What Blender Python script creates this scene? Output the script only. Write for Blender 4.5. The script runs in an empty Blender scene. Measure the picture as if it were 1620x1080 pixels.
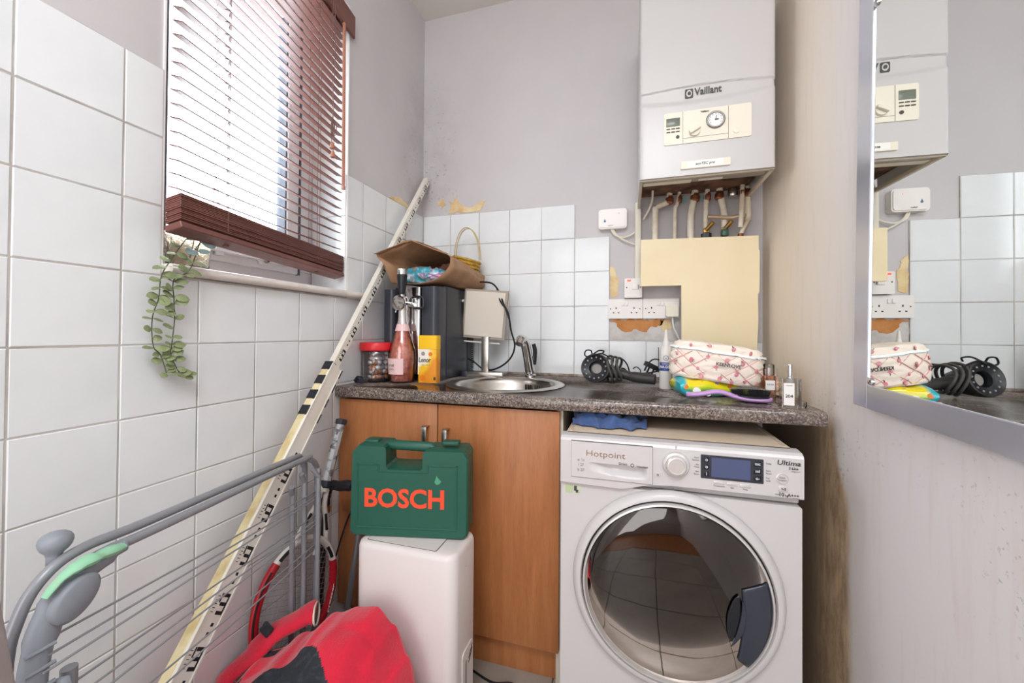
import bpy, bmesh, math, random
from mathutils import Vector, Matrix, noise
from mathutils.geometry import delaunay_2d_cdt
S = bpy.context.scene
COL = S.collection
PI = math.pi
rnd = random.Random(7)

# ------------------------------------------------------------------ camera, sky, lights, exposure
F_PX, YAW, PITCH, ROLL, CY = 629.36, .2866, .0106, .0073, 519.83
cam_d = bpy.data.cameras.new('camera'); cam = bpy.data.objects.new('camera', cam_d); COL.objects.link(cam)
cam_d.sensor_width = 36; cam_d.sensor_fit = 'HORIZONTAL'; cam_d.lens = F_PX / 1620 * 36
cam_d.shift_y = (CY - 540) / 1620; cam_d.clip_start = .02
fw = Vector((-math.sin(YAW) * math.cos(PITCH), math.cos(YAW) * math.cos(PITCH), math.sin(PITCH)))
rt = Vector((math.cos(YAW), math.sin(YAW), 0)); up = rt.cross(fw)
r2 = rt * math.cos(ROLL) + up * math.sin(ROLL); u2 = -rt * math.sin(ROLL) + up * math.cos(ROLL)
M = Matrix.Identity(4)
for i in range(3):
    M[i][0], M[i][1], M[i][2] = r2[i], u2[i], -fw[i]
M[2][3] = 1.139
cam.matrix_world = M
S.camera = cam

W = bpy.data.worlds.new('sky'); S.world = W; W.use_nodes = True
bg = W.node_tree.nodes['Background']; bg.inputs[0].default_value = (.88, .94, 1, 1); bg.inputs[1].default_value = 8.0
def area(name, loc, aim, size, power, col, size_y=None):
    l = bpy.data.lights.new(name, 'AREA'); l.energy = power; l.color = col; l.size = size
    if size_y: l.shape = 'RECTANGLE'; l.size_y = size_y
    o = bpy.data.objects.new(name, l); COL.objects.link(o); o.location = loc
    o.rotation_euler = (Vector(aim) - Vector(loc)).to_track_quat('-Z', 'Y').to_euler()
    return o
area('overhead_fill', (.0, -.55, 2.74), (-.5, .7, .6), .9, 36, (.92, .96, 1), .9)  # added soft fill from overhead behind the camera, not a real fixture
area('rear_fill', (-.45, -1.75, 1.25), (.1, 1.3, .8), 1.2, 27, (.97, .98, 1), 2.2)  # large unseen fill panel, added to brighten the room from behind
S.view_settings.view_transform = 'Standard'; S.view_settings.look = 'None'
S.view_settings.exposure = 0.28
S.cycles.transparent_max_bounces = 24; S.view_settings.gamma = 1.0; S.view_settings.use_curve_mapping = False

# ------------------------------------------------------------------ materials
def lin(h):
    h = h.lstrip('#'); o = []
    for i in (0, 2, 4):
        c = int(h[i:i + 2], 16) / 255
        o.append(c / 12.92 if c <= .04045 else ((c + .055) / 1.055) ** 2.4)
    return (*o, 1)
def N(nt, t, **kw):
    n = nt.nodes.new('ShaderNode' + t)
    for k, v in kw.items(): setattr(n, k, v)
    return n
def setin(n, **kw):
    for k, v in kw.items():
        n.inputs[k.replace('_', ' ')].default_value = v
def mix(nt, fac, a, b, mode='MIX'):
    m = N(nt, 'Mix', data_type='RGBA', blend_type=mode)
    for s, v in ((m.inputs[0], fac), (m.inputs[6], a), (m.inputs[7], b)):
        if hasattr(v, 'links') or hasattr(v, 'is_output'): nt.links.new(v, s)
        else: s.default_value = v
    return m.outputs[2]
def ramp(nt, src, pts):
    r = N(nt, 'ValToRGB'); e = r.color_ramp.elements
    e[0].position, e[0].color = pts[0]; e[1].position, e[1].color = pts[-1]
    for p, c in pts[1:-1]: x = e.new(p); x.color = c
    nt.links.new(src, r.inputs[0]); return r.outputs[0]
def bw(p, v): return (p, (v, v, v, 1))
def coord(nt, scale=(1, 1, 1), kind='Object', rot=(0, 0, 0)):
    t = N(nt, 'TexCoord'); m = N(nt, 'Mapping'); m.inputs['Scale'].default_value = scale; m.inputs['Rotation'].default_value = rot
    nt.links.new(t.outputs[kind], m.inputs[0]); return m.outputs[0]
def ntex(nt, vec, scale, detail=4, rough=.55, dist=0):
    n = N(nt, 'TexNoise'); setin(n, Scale=scale, Detail=detail, Roughness=rough, Distortion=dist)
    nt.links.new(vec, n.inputs['Vector']); return n.outputs[0]
def mat(name, c, rough=.5, metal=0, spec=.5, trans=0, ior=1.45, var=None, bump=None, coat=0, emit=None, sheen=0, vary_obj=0):
    """c hex colour; var=(hex2, scale, lo, hi[, stretch]); bump=(scale, strength[, stretch])"""
    m = bpy.data.materials.new(name); m.use_nodes = True; nt = m.node_tree; p = nt.nodes['Principled BSDF']
    p.inputs['Base Color'].default_value = lin(c); p.inputs['Roughness'].default_value = rough; p.inputs['Metallic'].default_value = metal
    p.inputs['Specular IOR Level'].default_value = spec; p.inputs['Transmission Weight'].default_value = trans; p.inputs['IOR'].default_value = ior
    p.inputs['Coat Weight'].default_value = coat; p.inputs['Coat Roughness'].default_value = .06
    if sheen: p.inputs['Sheen Weight'].default_value = sheen
    col = None
    if var:
        st = var[4] if len(var) > 4 else (1, 1, 1)
        v = ntex(nt, coord(nt, st), var[1], 5)
        f = ramp(nt, v, [bw(var[2], 0), bw(var[3], 1)])
        col = mix(nt, f, lin(c), lin(var[0]))
    if vary_obj:
        oi = N(nt, 'ObjectInfo'); f = ramp(nt, oi.outputs['Random'], [bw(0, 1 - vary_obj), bw(1, 1)])
        col = mix(nt, 1.0, col if col else lin(c), f, 'MULTIPLY')
    if col: nt.links.new(col, p.inputs['Base Color'])
    if bump:
        st = bump[2] if len(bump) > 2 else (1, 1, 1)
        b = N(nt, 'Bump'); b.inputs['Strength'].default_value = bump[1]; b.inputs['Distance'].default_value = .004
        nt.links.new(ntex(nt, coord(nt, st), bump[0], 4), b.inputs['Height']); nt.links.new(b.outputs[0], p.inputs['Normal'])
    if emit: p.inputs['Emission Color'].default_value = lin(emit[0]); p.inputs['Emission Strength'].default_value = emit[1]
    return m
def pos(nt):
    g = N(nt, 'NewGeometry'); s = N(nt, 'SeparateXYZ'); nt.links.new(g.outputs['Position'], s.inputs[0]); return g.outputs['Position'], s.outputs
def rng(nt, v, a, b, lo=0, hi=1):
    m = N(nt, 'MapRange'); m.interpolation_type = 'SMOOTHSTEP'; m.clamp = True
    for i, x in enumerate((a, b, lo, hi)): m.inputs[1 + i].default_value = x
    nt.links.new(v, m.inputs[0]); return m.outputs[0]
def op(nt, o, a, b=None):
    m = N(nt, 'Math', operation=o)
    for i, v in enumerate((a, b)):
        if v is None: continue
        if hasattr(v, 'is_output'): nt.links.new(v, m.inputs[i])
        else: m.inputs[i].default_value = v
    return m.outputs[0]

M_ = {}
M_['tile'] = mat('glazed_white_tile', '#e7e9ea', .10, spec=.5, var=('#dfe2e3', 5, .4, .7), vary_obj=.05, bump=(3, .03))
M_['grout'] = mat('grey_grout', '#c2bdb6', .85, var=('#857d76', 7, .45, .75))
M_['white_paint'] = mat('white_gloss_paint', '#eeecea', .35, var=('#e2ddd6', 6, .45, .75))
M_['sill'] = mat('sill_paint', '#e6dfd9', .35, var=('#cdbfb4', 9, .5, .8))
M_['upvc'] = mat('white_plastic_frame', '#f0f1f2', .3)
M_['gasket'] = mat('grey_rubber_gasket', '#5b626e', .6)
M_['ceiling'] = mat('ceiling_paint', '#e4e0d8', .8, bump=(40, .1))
M_['chrome'] = mat('chrome', '#d2d2d2', .12, 1)
M_['steel'] = mat('brushed_steel', '#c2bdb6', .28, 1, bump=(60, .05, (1, 8, 1)))
M_['alu'] = mat('dull_aluminium', '#a9abb0', .42, .85)
M_['brass'] = mat('brass', '#b08a4d', .35, 1)
M_['copper'] = mat('copper', '#a4694c', .45, .9, var=('#6a4632', 30, .4, .7))
M_['black'] = mat('black_plastic', '#1e2026', .35)
M_['matte_black'] = mat('matte_black', '#1a1a1d', .6)
M_['white_plastic'] = mat('white_plastic', '#e9e4df', .35)
M_['cream'] = mat('cream_plastic', '#e6dfcd', .45)
M_['dark_hole'] = mat('dark_recess', '#15120f', .8)
M_['ink'] = mat('dark_grey_print', '#4a4744', .5)
M_['ink_pale'] = mat('pale_grey_print', '#98938e', .5)

# plaster of the upper walls: lavender grey paint, mould speckle by the corner
def plaster(name, base, second):
    m = mat(name, base, .75, bump=(25, .12)); nt = m.node_tree; p = nt.nodes['Principled BSDF']
    P, xyz = pos(nt)
    v = ntex(nt, P, 2.2, 4); c = mix(nt, ramp(nt, v, [bw(.35, 0), bw(.7, 1)]), lin(base), lin(second))
    sp = ramp(nt, ntex(nt, P, 60, 3, .7), [bw(.60, 0), bw(.70, 1)])
    near = op(nt, 'MULTIPLY', rng(nt, xyz[0], -.80, -1.0), op(nt, 'MULTIPLY', rng(nt, xyz[1], 1.6, 1.85), rng(nt, xyz[2], 2.75, 1.9)))
    big = ramp(nt, ntex(nt, P, 6, 4), [bw(.40, 0), bw(.66, 1)])
    c = mix(nt, op(nt, 'MULTIPLY', sp, op(nt, 'MULTIPLY', near, .55)), c, lin('#4c4848'))
    c = mix(nt, op(nt, 'MULTIPLY', op(nt, 'MULTIPLY', big, near), .35), c, lin('#8d8888'))
    nt.links.new(c, p.inputs['Base Color']); return m
M_['plaster'] = plaster('lavender_grey_plaster', '#cac6c6', '#c3bebf')
# right wall: cream near the corner, white further on, brown mould beside the washing machine
def right_wall():
    m = mat('stained_cream_wall', '#e9dccb', .7, bump=(14, .1)); nt = m.node_tree; p = nt.nodes['Principled BSDF']
    P, xyz = pos(nt); x, y, z = xyz
    n1 = ntex(nt, P, 3, 4)
    c = mix(nt, rng(nt, op(nt, 'ADD', y, op(nt, 'MULTIPLY', n1, .25)), 1.75, 1.15), lin('#f2e4d2'), lin('#e6e2e2'))
    st = ntex(nt, coord(nt, (1, 9, 1.1)), 5, 4)
    c = mix(nt, op(nt, 'MULTIPLY', ramp(nt, st, [bw(.52, 0), bw(.75, 1)]), .16), c, lin('#cdb193'))
    low = rng(nt, z, .92, .80)
    edge = op(nt, 'ADD', y, op(nt, 'ADD', op(nt, 'MULTIPLY', n1, .03), op(nt, 'MULTIPLY', rng(nt, z, .66, .86), -.07)))
    msk = op(nt, 'MULTIPLY', rng(nt, edge, 1.215, 1.262), rng(nt, z, .925, .86))
    dk = ntex(nt, coord(nt, (1, 6, 1.6)), 6, 6, .7)
    brown = mix(nt, ramp(nt, dk, [bw(.36, 0), bw(.62, 1)]), lin('#dcc09b'), lin('#a98e70'))
    brown = mix(nt, rng(nt, y, 1.28, 1.48), brown, lin('#857260'))
    c = mix(nt, msk, c, brown)
    spk = ramp(nt, ntex(nt, P, 70, 3, .7), [bw(.60, 0), bw(.68, 1)])
    zone = op(nt, 'MULTIPLY', ramp(nt, ntex(nt, P, 5, 3), [bw(.45, 0), bw(.62, 1)]), rng(nt, z, 1.12, .95))
    c = mix(nt, op(nt, 'MULTIPLY', op(nt, 'MULTIPLY', spk, zone), .4), c, lin('#4a4038'))
    nt.links.new(c, p.inputs['Base Color']); return m
M_['right_wall'] = right_wall()
def wood(name, a, b, stretch=(14, 14, 1.2), rough=.38, sc=3):
    m = mat(name, a, rough); nt = m.node_tree; p = nt.nodes['Principled BSDF']
    v = ntex(nt, coord(nt, stretch), sc, 8, .6, .4)
    v2 = ntex(nt, coord(nt, tuple(s * 4 for s in stretch)), sc * 2, 3)
    c = mix(nt, ramp(nt, v, [bw(.3, 0), bw(.7, 1)]), lin(a), lin(b))
    c = mix(nt, op(nt, 'MULTIPLY', ramp(nt, v2, [bw(.5, 0), bw(.75, 1)]), .25), c, lin('#6b4125'))
    nt.links.new(c, p.inputs['Base Color']); return m
M_['door_wood'] = wood('cherry_wood_laminate', '#b67749', '#a2653a')
M_['floor_wood'] = wood('orange_floor_wood', '#b9743c', '#9a5c2c', (10, 1, 10))
M_['slat_wood'] = wood('mahogany_slat', '#7f5148', '#6d433c', (14, 1, 14), .42)
M_['side_wood'] = mat('white_chipboard', '#cdc4b4', .5)
def granite():
    m = mat('speckled_granite_laminate', '#6e645e', .16, spec=.6); nt = m.node_tree; p = nt.nodes['Principled BSDF']
    v = ntex(nt, coord(nt), 190, 3, .7); w = ntex(nt, coord(nt), 80, 4, .6)
    c = ramp(nt, v, [(.30, lin('#2b2623')), (.46, lin('#5c524c')), (.54, lin('#857870')), (.70, lin('#b3a498'))])
    c = mix(nt, ramp(nt, w, [bw(.5, 0), bw(.62, .6)]), c, lin('#584c47'))
    big = ntex(nt, coord(nt), 5, 4); c = mix(nt, ramp(nt, big, [bw(.52, 0), bw(.75, .45)]), c, lin('#a59a92'))
    nt.links.new(c, p.inputs['Base Color'])
    nt.links.new(ramp(nt, big, [bw(.4, .07), bw(.7, .26)]), p.inputs['Roughness']); return m
M_['granite'] = granite()
M_['white_metal'] = mat('white_enamel', '#cdc9c8', .25, spec=.5)
M_['boiler_white'] = mat('boiler_white', '#c6c3c1', .3, spec=.5)
M_['blue_black'] = mat('blue_black_plastic', '#33363f', .3, spec=.5, bump=(120, .05))
M_['card'] = mat('brown_paper', '#b08a6a', .75, var=('#9d7858', 12, .4, .7), bump=(10, .25))
M_['wicker'] = mat('straw', '#c9a23f', .7, var=('#9c7526', 60, .4, .65))
M_['red_plastic'] = mat('red_plastic', '#d8252c', .35)
def glass(name, c, rough=.02, ior=1.45, bump=None):
    return mat(name, c, rough, trans=1, ior=ior, bump=bump)
def thin(name, tint, k=.06, rough=.04):
    m = bpy.data.materials.new(name); m.use_nodes = True; nt = m.node_tree; nt.nodes.remove(nt.nodes['Principled BSDF'])
    g = N(nt, 'BsdfGlossy'); g.inputs['Roughness'].default_value = rough; t = N(nt, 'BsdfTransparent'); t.inputs['Color'].default_value = lin(tint)
    f = N(nt, 'Fresnel'); f.inputs['IOR'].default_value = 1.4; x = N(nt, 'MixShader')
    nt.links.new(op(nt, 'ADD', f.outputs[0], k), x.inputs[0]); nt.links.new(t.outputs[0], x.inputs[1]); nt.links.new(g.outputs[0], x.inputs[2]); nt.links.new(x.outputs[0], nt.nodes['Material Output'].inputs[0]); return m
M_['clear'] = thin('clear_plastic', '#f1efee')
M_['clear_glass'] = thin('clear_glass', '#eef0ee', .10)
M_['hammered'] = glass('hammered_glass', '#f3ead9', .12, 1.4, bump=(70, 1.0))
M_['yellow'] = mat('yellow_card', '#f6c313', .4)
M_['green_case'] = mat('dark_green_plastic', '#1c5646', .42, bump=(150, .08))
M_['red_print'] = mat('orange_red_print', '#f0502f', .4)
M_['grey_tube'] = mat('grey_painted_tube', '#94969b', .35, .2)
M_['grey_plastic'] = mat('grey_plastic', '#8b9098', .45)
M_['mint'] = mat('mint_plastic', '#97cfab', .55, var=('#a9c79a', 40, .55, .7))
M_['lilac'] = mat('lilac_plastic', '#c49ad2', .35)
M_['leaf'] = mat('eucalyptus_leaf', '#7d8c5c', .5, var=('#9aa27a', 9, .35, .7), vary_obj=.25)
M_['leaf_blue'] = mat('bluish_leaf', '#9db8b8', .5, vary_obj=.15)
M_['stem'] = mat('leaf_stem', '#5c6648', .6)
M_['red_fleece'] = mat('red_fleece', '#d8203c', .95, bump=(220, .6), sheen=.3, var=('#bb1732', 7, .45, .75))
M_['black_fleece'] = mat('charcoal_fleece', '#2b2e35', .95, bump=(220, .6), var=('#3b3f46', 60, .5, .7))
M_['blue_cloth'] = mat('blue_cloth', '#425a8a', .9, bump=(60, .3), sheen=.2)
M_['staff_face'] = mat('staff_cream', '#e9e4da', .4, var=('#d9d1be', 6, .5, .75))
M_['staff_side'] = mat('staff_yellowed', '#dccfa4', .55, var=('#b9a067', 12, .45, .7, (1, 1, 1)))
M_['foil'] = mat('scuffed_silver_foil', '#c6c8d2', .25, .65, bump=(30, .12, (1, 1, 1)))
M_['mirror'] = mat('mirror_glass', '#eff2f0', .0, 1)
M_['cream_board'] = mat('cream_painted_board', '#ecdcb8', .5, var=('#e6d4ac', 4, .4, .7))
M_['screen'] = mat('lcd_screen', '#4b5578', .12, spec=.7)
M_['lcd'] = mat('lcd_grey', '#6f7568', .25)
M_['neon'] = mat('red_neon', '#ff5a48', .4, emit=('#ff4030', 1.6))
M_['adhesive'] = mat('tan_adhesive', '#e6d3a8', .85, var=('#d4b27c', 14, .4, .65), bump=(30, .4))
M_['brown_adhesive'] = mat('orange_brown_adhesive', '#c98d57', .9, var=('#b87843', 14, .4, .65), bump=(30, .4))
M_['grey_plaster'] = mat('bare_grey_plaster', '#cfcac6', .9, var=('#b9b2ac', 18, .4, .65), bump=(30, .4))
M_['teal'] = mat('teal_label', '#a5c6c2', .5)
M_['paper'] = mat('white_label', '#efece8', .5)
M_['pink_label'] = mat('pale_pink_label', '#ecc9c6', .45)

# ------------------------------------------------------------------ geometry helpers (world coordinates)
def BM(): return bmesh.new()
def box(bm, x0, x1, y0, y1, z0, z1, bev=0, seg=2, mtx=None):
    g = bmesh.ops.create_cube(bm, size=1.0); vs = g['verts']
    for v in vs:
        v.co = Vector(((x0 + x1) / 2 + v.co.x * (x1 - x0), (y0 + y1) / 2 + v.co.y * (y1 - y0), (z0 + z1) / 2 + v.co.z * (z1 - z0)))
    if bev:
        es = list({e for v in vs for e in v.link_edges})
        r = bmesh.ops.bevel(bm, geom=es, offset=bev, segments=seg, affect='EDGES', profile=.5)
        vs = list({v for f in r['faces'] for v in f.verts} | {v for v in vs if v.is_valid})
    if mtx:
        for v in vs: v.co = mtx @ v.co
    return bm
def prism(bm, pts, axis, a, b, mtx=None):
    """extrude a 2-D outline; axis 'Y': pts are (x,z); 'X': (y,z); 'Z': (x,y)"""
    def mk(p, t):
        return {'Y': (p[0], t, p[1]), 'X': (t, p[0], p[1]), 'Z': (p[0], p[1], t)}[axis]
    A = [bm.verts.new(mk(p, a)) for p in pts]; B = [bm.verts.new(mk(p, b)) for p in pts]; n = len(pts)
    bm.faces.new(A); bm.faces.new(B[::-1])
    for i in range(n): bm.faces.new((A[i], B[i], B[(i + 1) % n], A[(i + 1) % n]))
    if mtx:
        for v in A + B: v.co = mtx @ v.co
    return bm
def smooth_path(pts, k=4, closed=False):
    P = [Vector(p) for p in pts]; out = []; n = len(P)
    rngs = range(n if closed else n - 1)
    for i in rngs:
        if closed: p0, p1, p2, p3 = P[(i - 1) % n], P[i], P[(i + 1) % n], P[(i + 2) % n]
        else: p0, p1, p2, p3 = P[max(i - 1, 0)], P[i], P[i + 1], P[min(i + 2, n - 1)]
        for j in range(k):
            t = j / k
            out.append(.5 * ((2 * p1) + (p2 - p0) * t + (2 * p0 - 5 * p1 + 4 * p2 - p3) * t * t + (3 * p1 - p0 - 3 * p2 + p3) * t ** 3))
    if not closed: out.append(P[-1])
    return out
def tube(bm, pts, r, n=8, closed=False, flat=None):
    P = [Vector(p) for p in pts]; m = len(P)
    R = r if isinstance(r, (list, tuple)) else [r] * m
    if len(R) != m: R = [R[min(int(i * len(R) / m), len(R) - 1)] for i in range(m)]
    t0 = (P[1] - P[0]).normalized(); ref = Vector((0, 0, 1)) if abs(t0.z) < .9 else Vector((1, 0, 0))
    u = ref.cross(t0).normalized(); rings = []
    for i in range(m):
        if closed: t = (P[(i + 1) % m] - P[i - 1]).normalized()
        else: t = (P[min(i + 1, m - 1)] - P[max(i - 1, 0)]).normalized()
        u = (u - t * u.dot(t)); u = u.normalized() if u.length > 1e-6 else t.orthogonal().normalized()
        w = t.cross(u); k = flat or 1
        rings.append([bm.verts.new(P[i] + (u * math.cos(2 * PI * j / n) + w * k * math.sin(2 * PI * j / n)) * R[i]) for j in range(n)])
    for i in range(m if closed else m - 1):
        A, B = rings[i], rings[(i + 1) % m]
        for j in range(n): bm.faces.new((A[j], A[(j + 1) % n], B[(j + 1) % n], B[j]))
    if not closed: bm.faces.new(rings[0][::-1]); bm.faces.new(rings[-1])
    return bm
def frame_to(axis):
    return Vector((0, 0, 1)).rotation_difference(Vector(axis).normalized()).to_matrix().to_4x4()
def lathe(bm, prof, c=(0, 0, 0), axis=(0, 0, 1), n=24, caps=True, mtx=None):
    Mx = Matrix.Translation(Vector(c)) @ (mtx if mtx else frame_to(axis)); rings = []
    for r, z in prof:
        if r <= 1e-6: rings.append([bm.verts.new(Mx @ Vector((0, 0, z)))])
        else: rings.append([bm.verts.new(Mx @ Vector((r * math.cos(2 * PI * j / n), r * math.sin(2 * PI * j / n), z))) for j in range(n)])
    for A, B in zip(rings, rings[1:]):
        for j in range(n):
            k = (j + 1) % n
            if len(A) == 1 and len(B) == 1: continue
            if len(A) == 1: bm.faces.new((A[0], B[k], B[j]))
            elif len(B) == 1: bm.faces.new((A[j], A[k], B[0]))
            else: bm.faces.new((A[j], A[k], B[k], B[j]))
    if caps:
        if len(rings[0]) > 1: bm.faces.new(rings[0][::-1])
        if len(rings[-1]) > 1: bm.faces.new(rings[-1])
    return bm
def grid(bm, nu, nv, f):
    V = [[bm.verts.new(f(i / nu, j / nv)) for j in range(nv + 1)] for i in range(nu + 1)]
    for i in range(nu):
        for j in range(nv): bm.faces.new((V[i][j], V[i + 1][j], V[i + 1][j + 1], V[i][j + 1]))
    return V
def rrect(x0, x1, y0, y1, r, k=5):
    o = []
    for cx, cy, a in ((x1 - r, y1 - r, 0), (x0 + r, y1 - r, 90), (x0 + r, y0 + r, 180), (x1 - r, y0 + r, 270)):
        for i in range(k + 1):
            t = math.radians(a + 90 * i / k); o.append((cx + r * math.cos(t), cy + r * math.sin(t)))
    return o
def root(o):
    while o.parent: o = o.parent
    return o
def obj(name, bm, m, parent=None, smooth=35, thick=0, sub=0, world=True):
    bmesh.ops.recalc_face_normals(bm, faces=bm.faces[:])
    if parent is not None and world:
        bm.transform(Matrix.Translation(-root(parent).location))
    me = bpy.data.meshes.new(name); bm.to_mesh(me); bm.free()
    me.materials.append(M_[m] if isinstance(m, str) else m)
    if smooth:
        me.shade_smooth(); me.set_sharp_from_angle(angle=math.radians(smooth))
    o = bpy.data.objects.new(name, me); COL.objects.link(o)
    if parent is not None: o.parent = parent
    if thick:
        s = o.modifiers.new('thickness', 'SOLIDIFY'); s.thickness = thick; s.offset = 0
    if sub:
        s = o.modifiers.new('smooth', 'SUBSURF'); s.levels = sub; s.render_levels = sub
    return o
def thing(name, label, cat, loc, group=None):
    o = bpy.data.objects.new(name, None); o.empty_display_size = .05; COL.objects.link(o); o.location = loc
    return tag(o, label, cat, group)
def tag(o, label, cat, group=None):
    o['label'] = label; o['category'] = cat
    if group: o['group'] = group
    return o
def base(o, loc):
    """move a single-mesh thing's origin to its base"""
    o.data.transform(Matrix.Translation(-Vector(loc))); o.location = loc; return o
def stuff(o): o['kind'] = 'stuff'; return o
def struct(o): o['kind'] = 'structure'; return o
def text(parent, s, loc, size, m, xdir=(1, 0, 0), updir=(0, 0, 1), bold=0, width=1.0, shear=0, depth=.0006, name='lettering', align='CENTER'):
    c = bpy.data.curves.new(name, 'FONT'); c.body = s; c.size = size; c.extrude = depth; c.offset = bold * size; c.shear = shear
    c.align_x = align; c.align_y = 'CENTER'; c.resolution_u = 3
    t = bpy.data.objects.new(name, c); COL.objects.link(t)
    dg = bpy.context.evaluated_depsgraph_get(); me = bpy.data.meshes.new_from_object(t.evaluated_get(dg)); bpy.data.objects.remove(t)
    X = Vector(xdir).normalized(); Z = X.cross(Vector(updir)).normalized(); Y = Z.cross(X)
    Mx = Matrix.Identity(4)
    for i in range(3): Mx[i][0], Mx[i][1], Mx[i][2] = X[i] * width, Y[i], Z[i]
    l = Vector(loc) - root(parent).location
    Mx[0][3], Mx[1][3], Mx[2][3] = l
    me.transform(Mx); me.materials.clear(); me.materials.append(M_[m])
    o = bpy.data.objects.new(name, me); COL.objects.link(o); o.parent = parent; return o
def piece(name, me, parent, loc, rot=None):
    o = bpy.data.objects.new(name, me); COL.objects.link(o); o.parent = parent; o.location = loc
    if rot: o.rotation_euler = rot
    return o
def mesh(name, bm, m, smooth=0):
    bmesh.ops.recalc_face_normals(bm, faces=bm.faces[:]); me = bpy.data.meshes.new(name); bm.to_mesh(me); bm.free(); me.materials.append(M_[m])
    if smooth: me.shade_smooth(); me.set_sharp_from_angle(angle=math.radians(smooth))
    return me

# ------------------------------------------------------------------ setting
XL, YB, XR, ZC, YF = -1.0615, 1.906, .54, 2.82, -1.9
P0 = .163
WY0, WY1, WZ0, WZ1 = .667, 1.311, 1.294, 2.42
b = BM()
xi, xo = XL - .006, -1.36
box(b, xo, xi, YF, WY0, 0, ZC); box(b, xo, xi, WY1, YB + .2, 0, ZC)
box(b, xo, xi, WY0, WY1, 0, WZ0 - .02); box(b, xo, xi, WY0, WY1, WZ1, ZC)
wall_left = struct(obj('wall_left', b, 'plaster', smooth=0))
b = BM(); box(b, xo, XR + .2, YB + .006, YB + .2, 0, ZC)
wall_back = struct(obj('wall_back', b, 'plaster', smooth=0))
b = BM(); box(b, XR, XR + .2, YF, YB + .1, 0, ZC)
wall_right = struct(obj('wall_right', b, 'right_wall', smooth=0))
b = BM(); box(b, xo, XR + .2, YF - .1, YF, 0, ZC)
struct(obj('wall_front', b, 'plaster', smooth=0))
b = BM(); box(b, xo, XR + .2, YF - .1, YB + .2, ZC, ZC + .1)
struct(obj('ceiling', b, 'ceiling', smooth=0))
b = BM(); box(b, xo, XR + .2, YF - .1, YB + .2, -.1, -.006)
M_['floor_grout'] = mat('dark_floor_grout', '#3a332e', .9)
floor = struct(obj('floor', b, 'floor_grout', smooth=0))
M_['floor_tile'] = mat('grey_stone_floor_tile', '#a39a90', .3, var=('#948a80', 6, .4, .7), vary_obj=.1)
def slab(w, h, t, bev, m, name='tile', axis='X'):
    """tile lying in local (0..w, 0..h), front at +t along axis"""
    bm = BM(); A = [(0, 0), (w, 0), (w, h), (0, h)]; I = [(bev, bev), (w - bev, bev), (w - bev, h - bev), (bev, h - bev)]
    def mk(p, d): return {'X': (d, p[0], p[1]), 'Y': (p[0], -d, p[1]), 'Z': (p[0], p[1], d)}[axis]
    r = [[bm.verts.new(mk(p, 0)) for p in A], [bm.verts.new(mk(p, t - bev)) for p in A], [bm.verts.new(mk(p, t)) for p in I]]
    for q in range(2):
        for i in range(4): bm.faces.new((r[q][i], r[q][(i + 1) % 4], r[q + 1][(i + 1) % 4], r[q + 1][i]))
    bm.faces.new(r[2]); bm.faces.new(r[0][::-1])
    return mesh(name, bm, m)
fm = slab(.327, .327, .006, .002, 'floor_tile', axis='Z')
for i in range(6):
    for j in range(8):
        piece('tile', fm, floor, (-1.225 + .33 * i, -.52 + .33 * j, -.006))
pm = slab(.096, 1.36, .006, .001, 'floor_wood', 'floorboard', 'Z')
for i in range(19): piece('floorboard', pm, floor, (-1.3 + .099 * i, -1.895, -.006))
cache = {}
def put_tile(par, ax, u0, u1, z0, z1):
    g = .0013; w, h = round(u1 - u0 - 2 * g, 4), round(z1 - z0 - 2 * g, 4)
    if w < .008 or h < .008: return
    k = (ax, w, h)
    if k not in cache: cache[k] = slab(w, h, .0055, .0018, 'tile', 'tile', ax)
    j = rnd.uniform(0, .0009)
    if ax == 'X': o = piece('tile', cache[k], par, (XL - .0056 + j, u0 + g, z0 + g)); o.rotation_euler = (0, rnd.uniform(-.002, .002), rnd.uniform(-.003, .003))
    else: o = piece('tile', cache[k], par, (u0 + g, YB + .0056 - j, z0 + g)); o.rotation_euler = (rnd.uniform(-.002, .002), 0, rnd.uniform(-.003, .003))
rows = [1.1056 + P0 * k for k in range(-6, 5)]
zs = [0] + rows
TOP = rows[-1]
for a in range(-6, 10):
    y0, y1 = .4262 + P0 * a, min(.4262 + P0 * (a + 1), YB)
    for z0, z1 in zip(zs, zs[1:]):
        if z1 > WZ0 + .01 and y1 > WY0 and y0 < WY1:
            if y0 < WY0: put_tile(wall_left, 'X', y0, WY0, z0, z1)
            if y1 > WY1: put_tile(wall_left, 'X', WY1, y1, z0, z1)
            if z0 < 1.272 and z1 > 1.272: put_tile(wall_left, 'X', max(y0, WY0), min(y1, WY1), z0, 1.2715)
        else: put_tile(wall_left, 'X', y0, y1, z0, z1)
b = BM(); x1 = XL - .0011
box(b, xi - .001, x1, -.56, WY0, 0, TOP); box(b, xi - .001, x1, WY1, YB + .005, 0, TOP); box(b, xi - .001, x1, WY0, WY1, 0, 1.272)
obj('grout', b, 'grout', wall_left, smooth=0)
BX0 = -.7410
for a in range(-2, 8):
    u0, u1 = max(BX0 + P0 * a, XL), min(BX0 + P0 * (a + 1), XR)
    for k in range(5):
        z0, z1 = .9426 + P0 * k, .9426 + P0 * (k + 1)
        if (k == 4 and a > 2) or (k in (1, 2, 3) and a > 3): continue
        put_tile(wall_back, 'Y', u0, u1, z0, z1)
b = BM(); y1 = YB + .0011
box(b, XL, XR, y1, YB + .007, .90, 1.1056)
box(b, XL, BX0 + 4 * P0, y1, YB + .007, 1.1056, 1.5946); box(b, XL, BX0 + 3 * P0, y1, YB + .007, 1.5946, TOP)
obj('grout', b, 'grout', wall_back, smooth=0)
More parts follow.
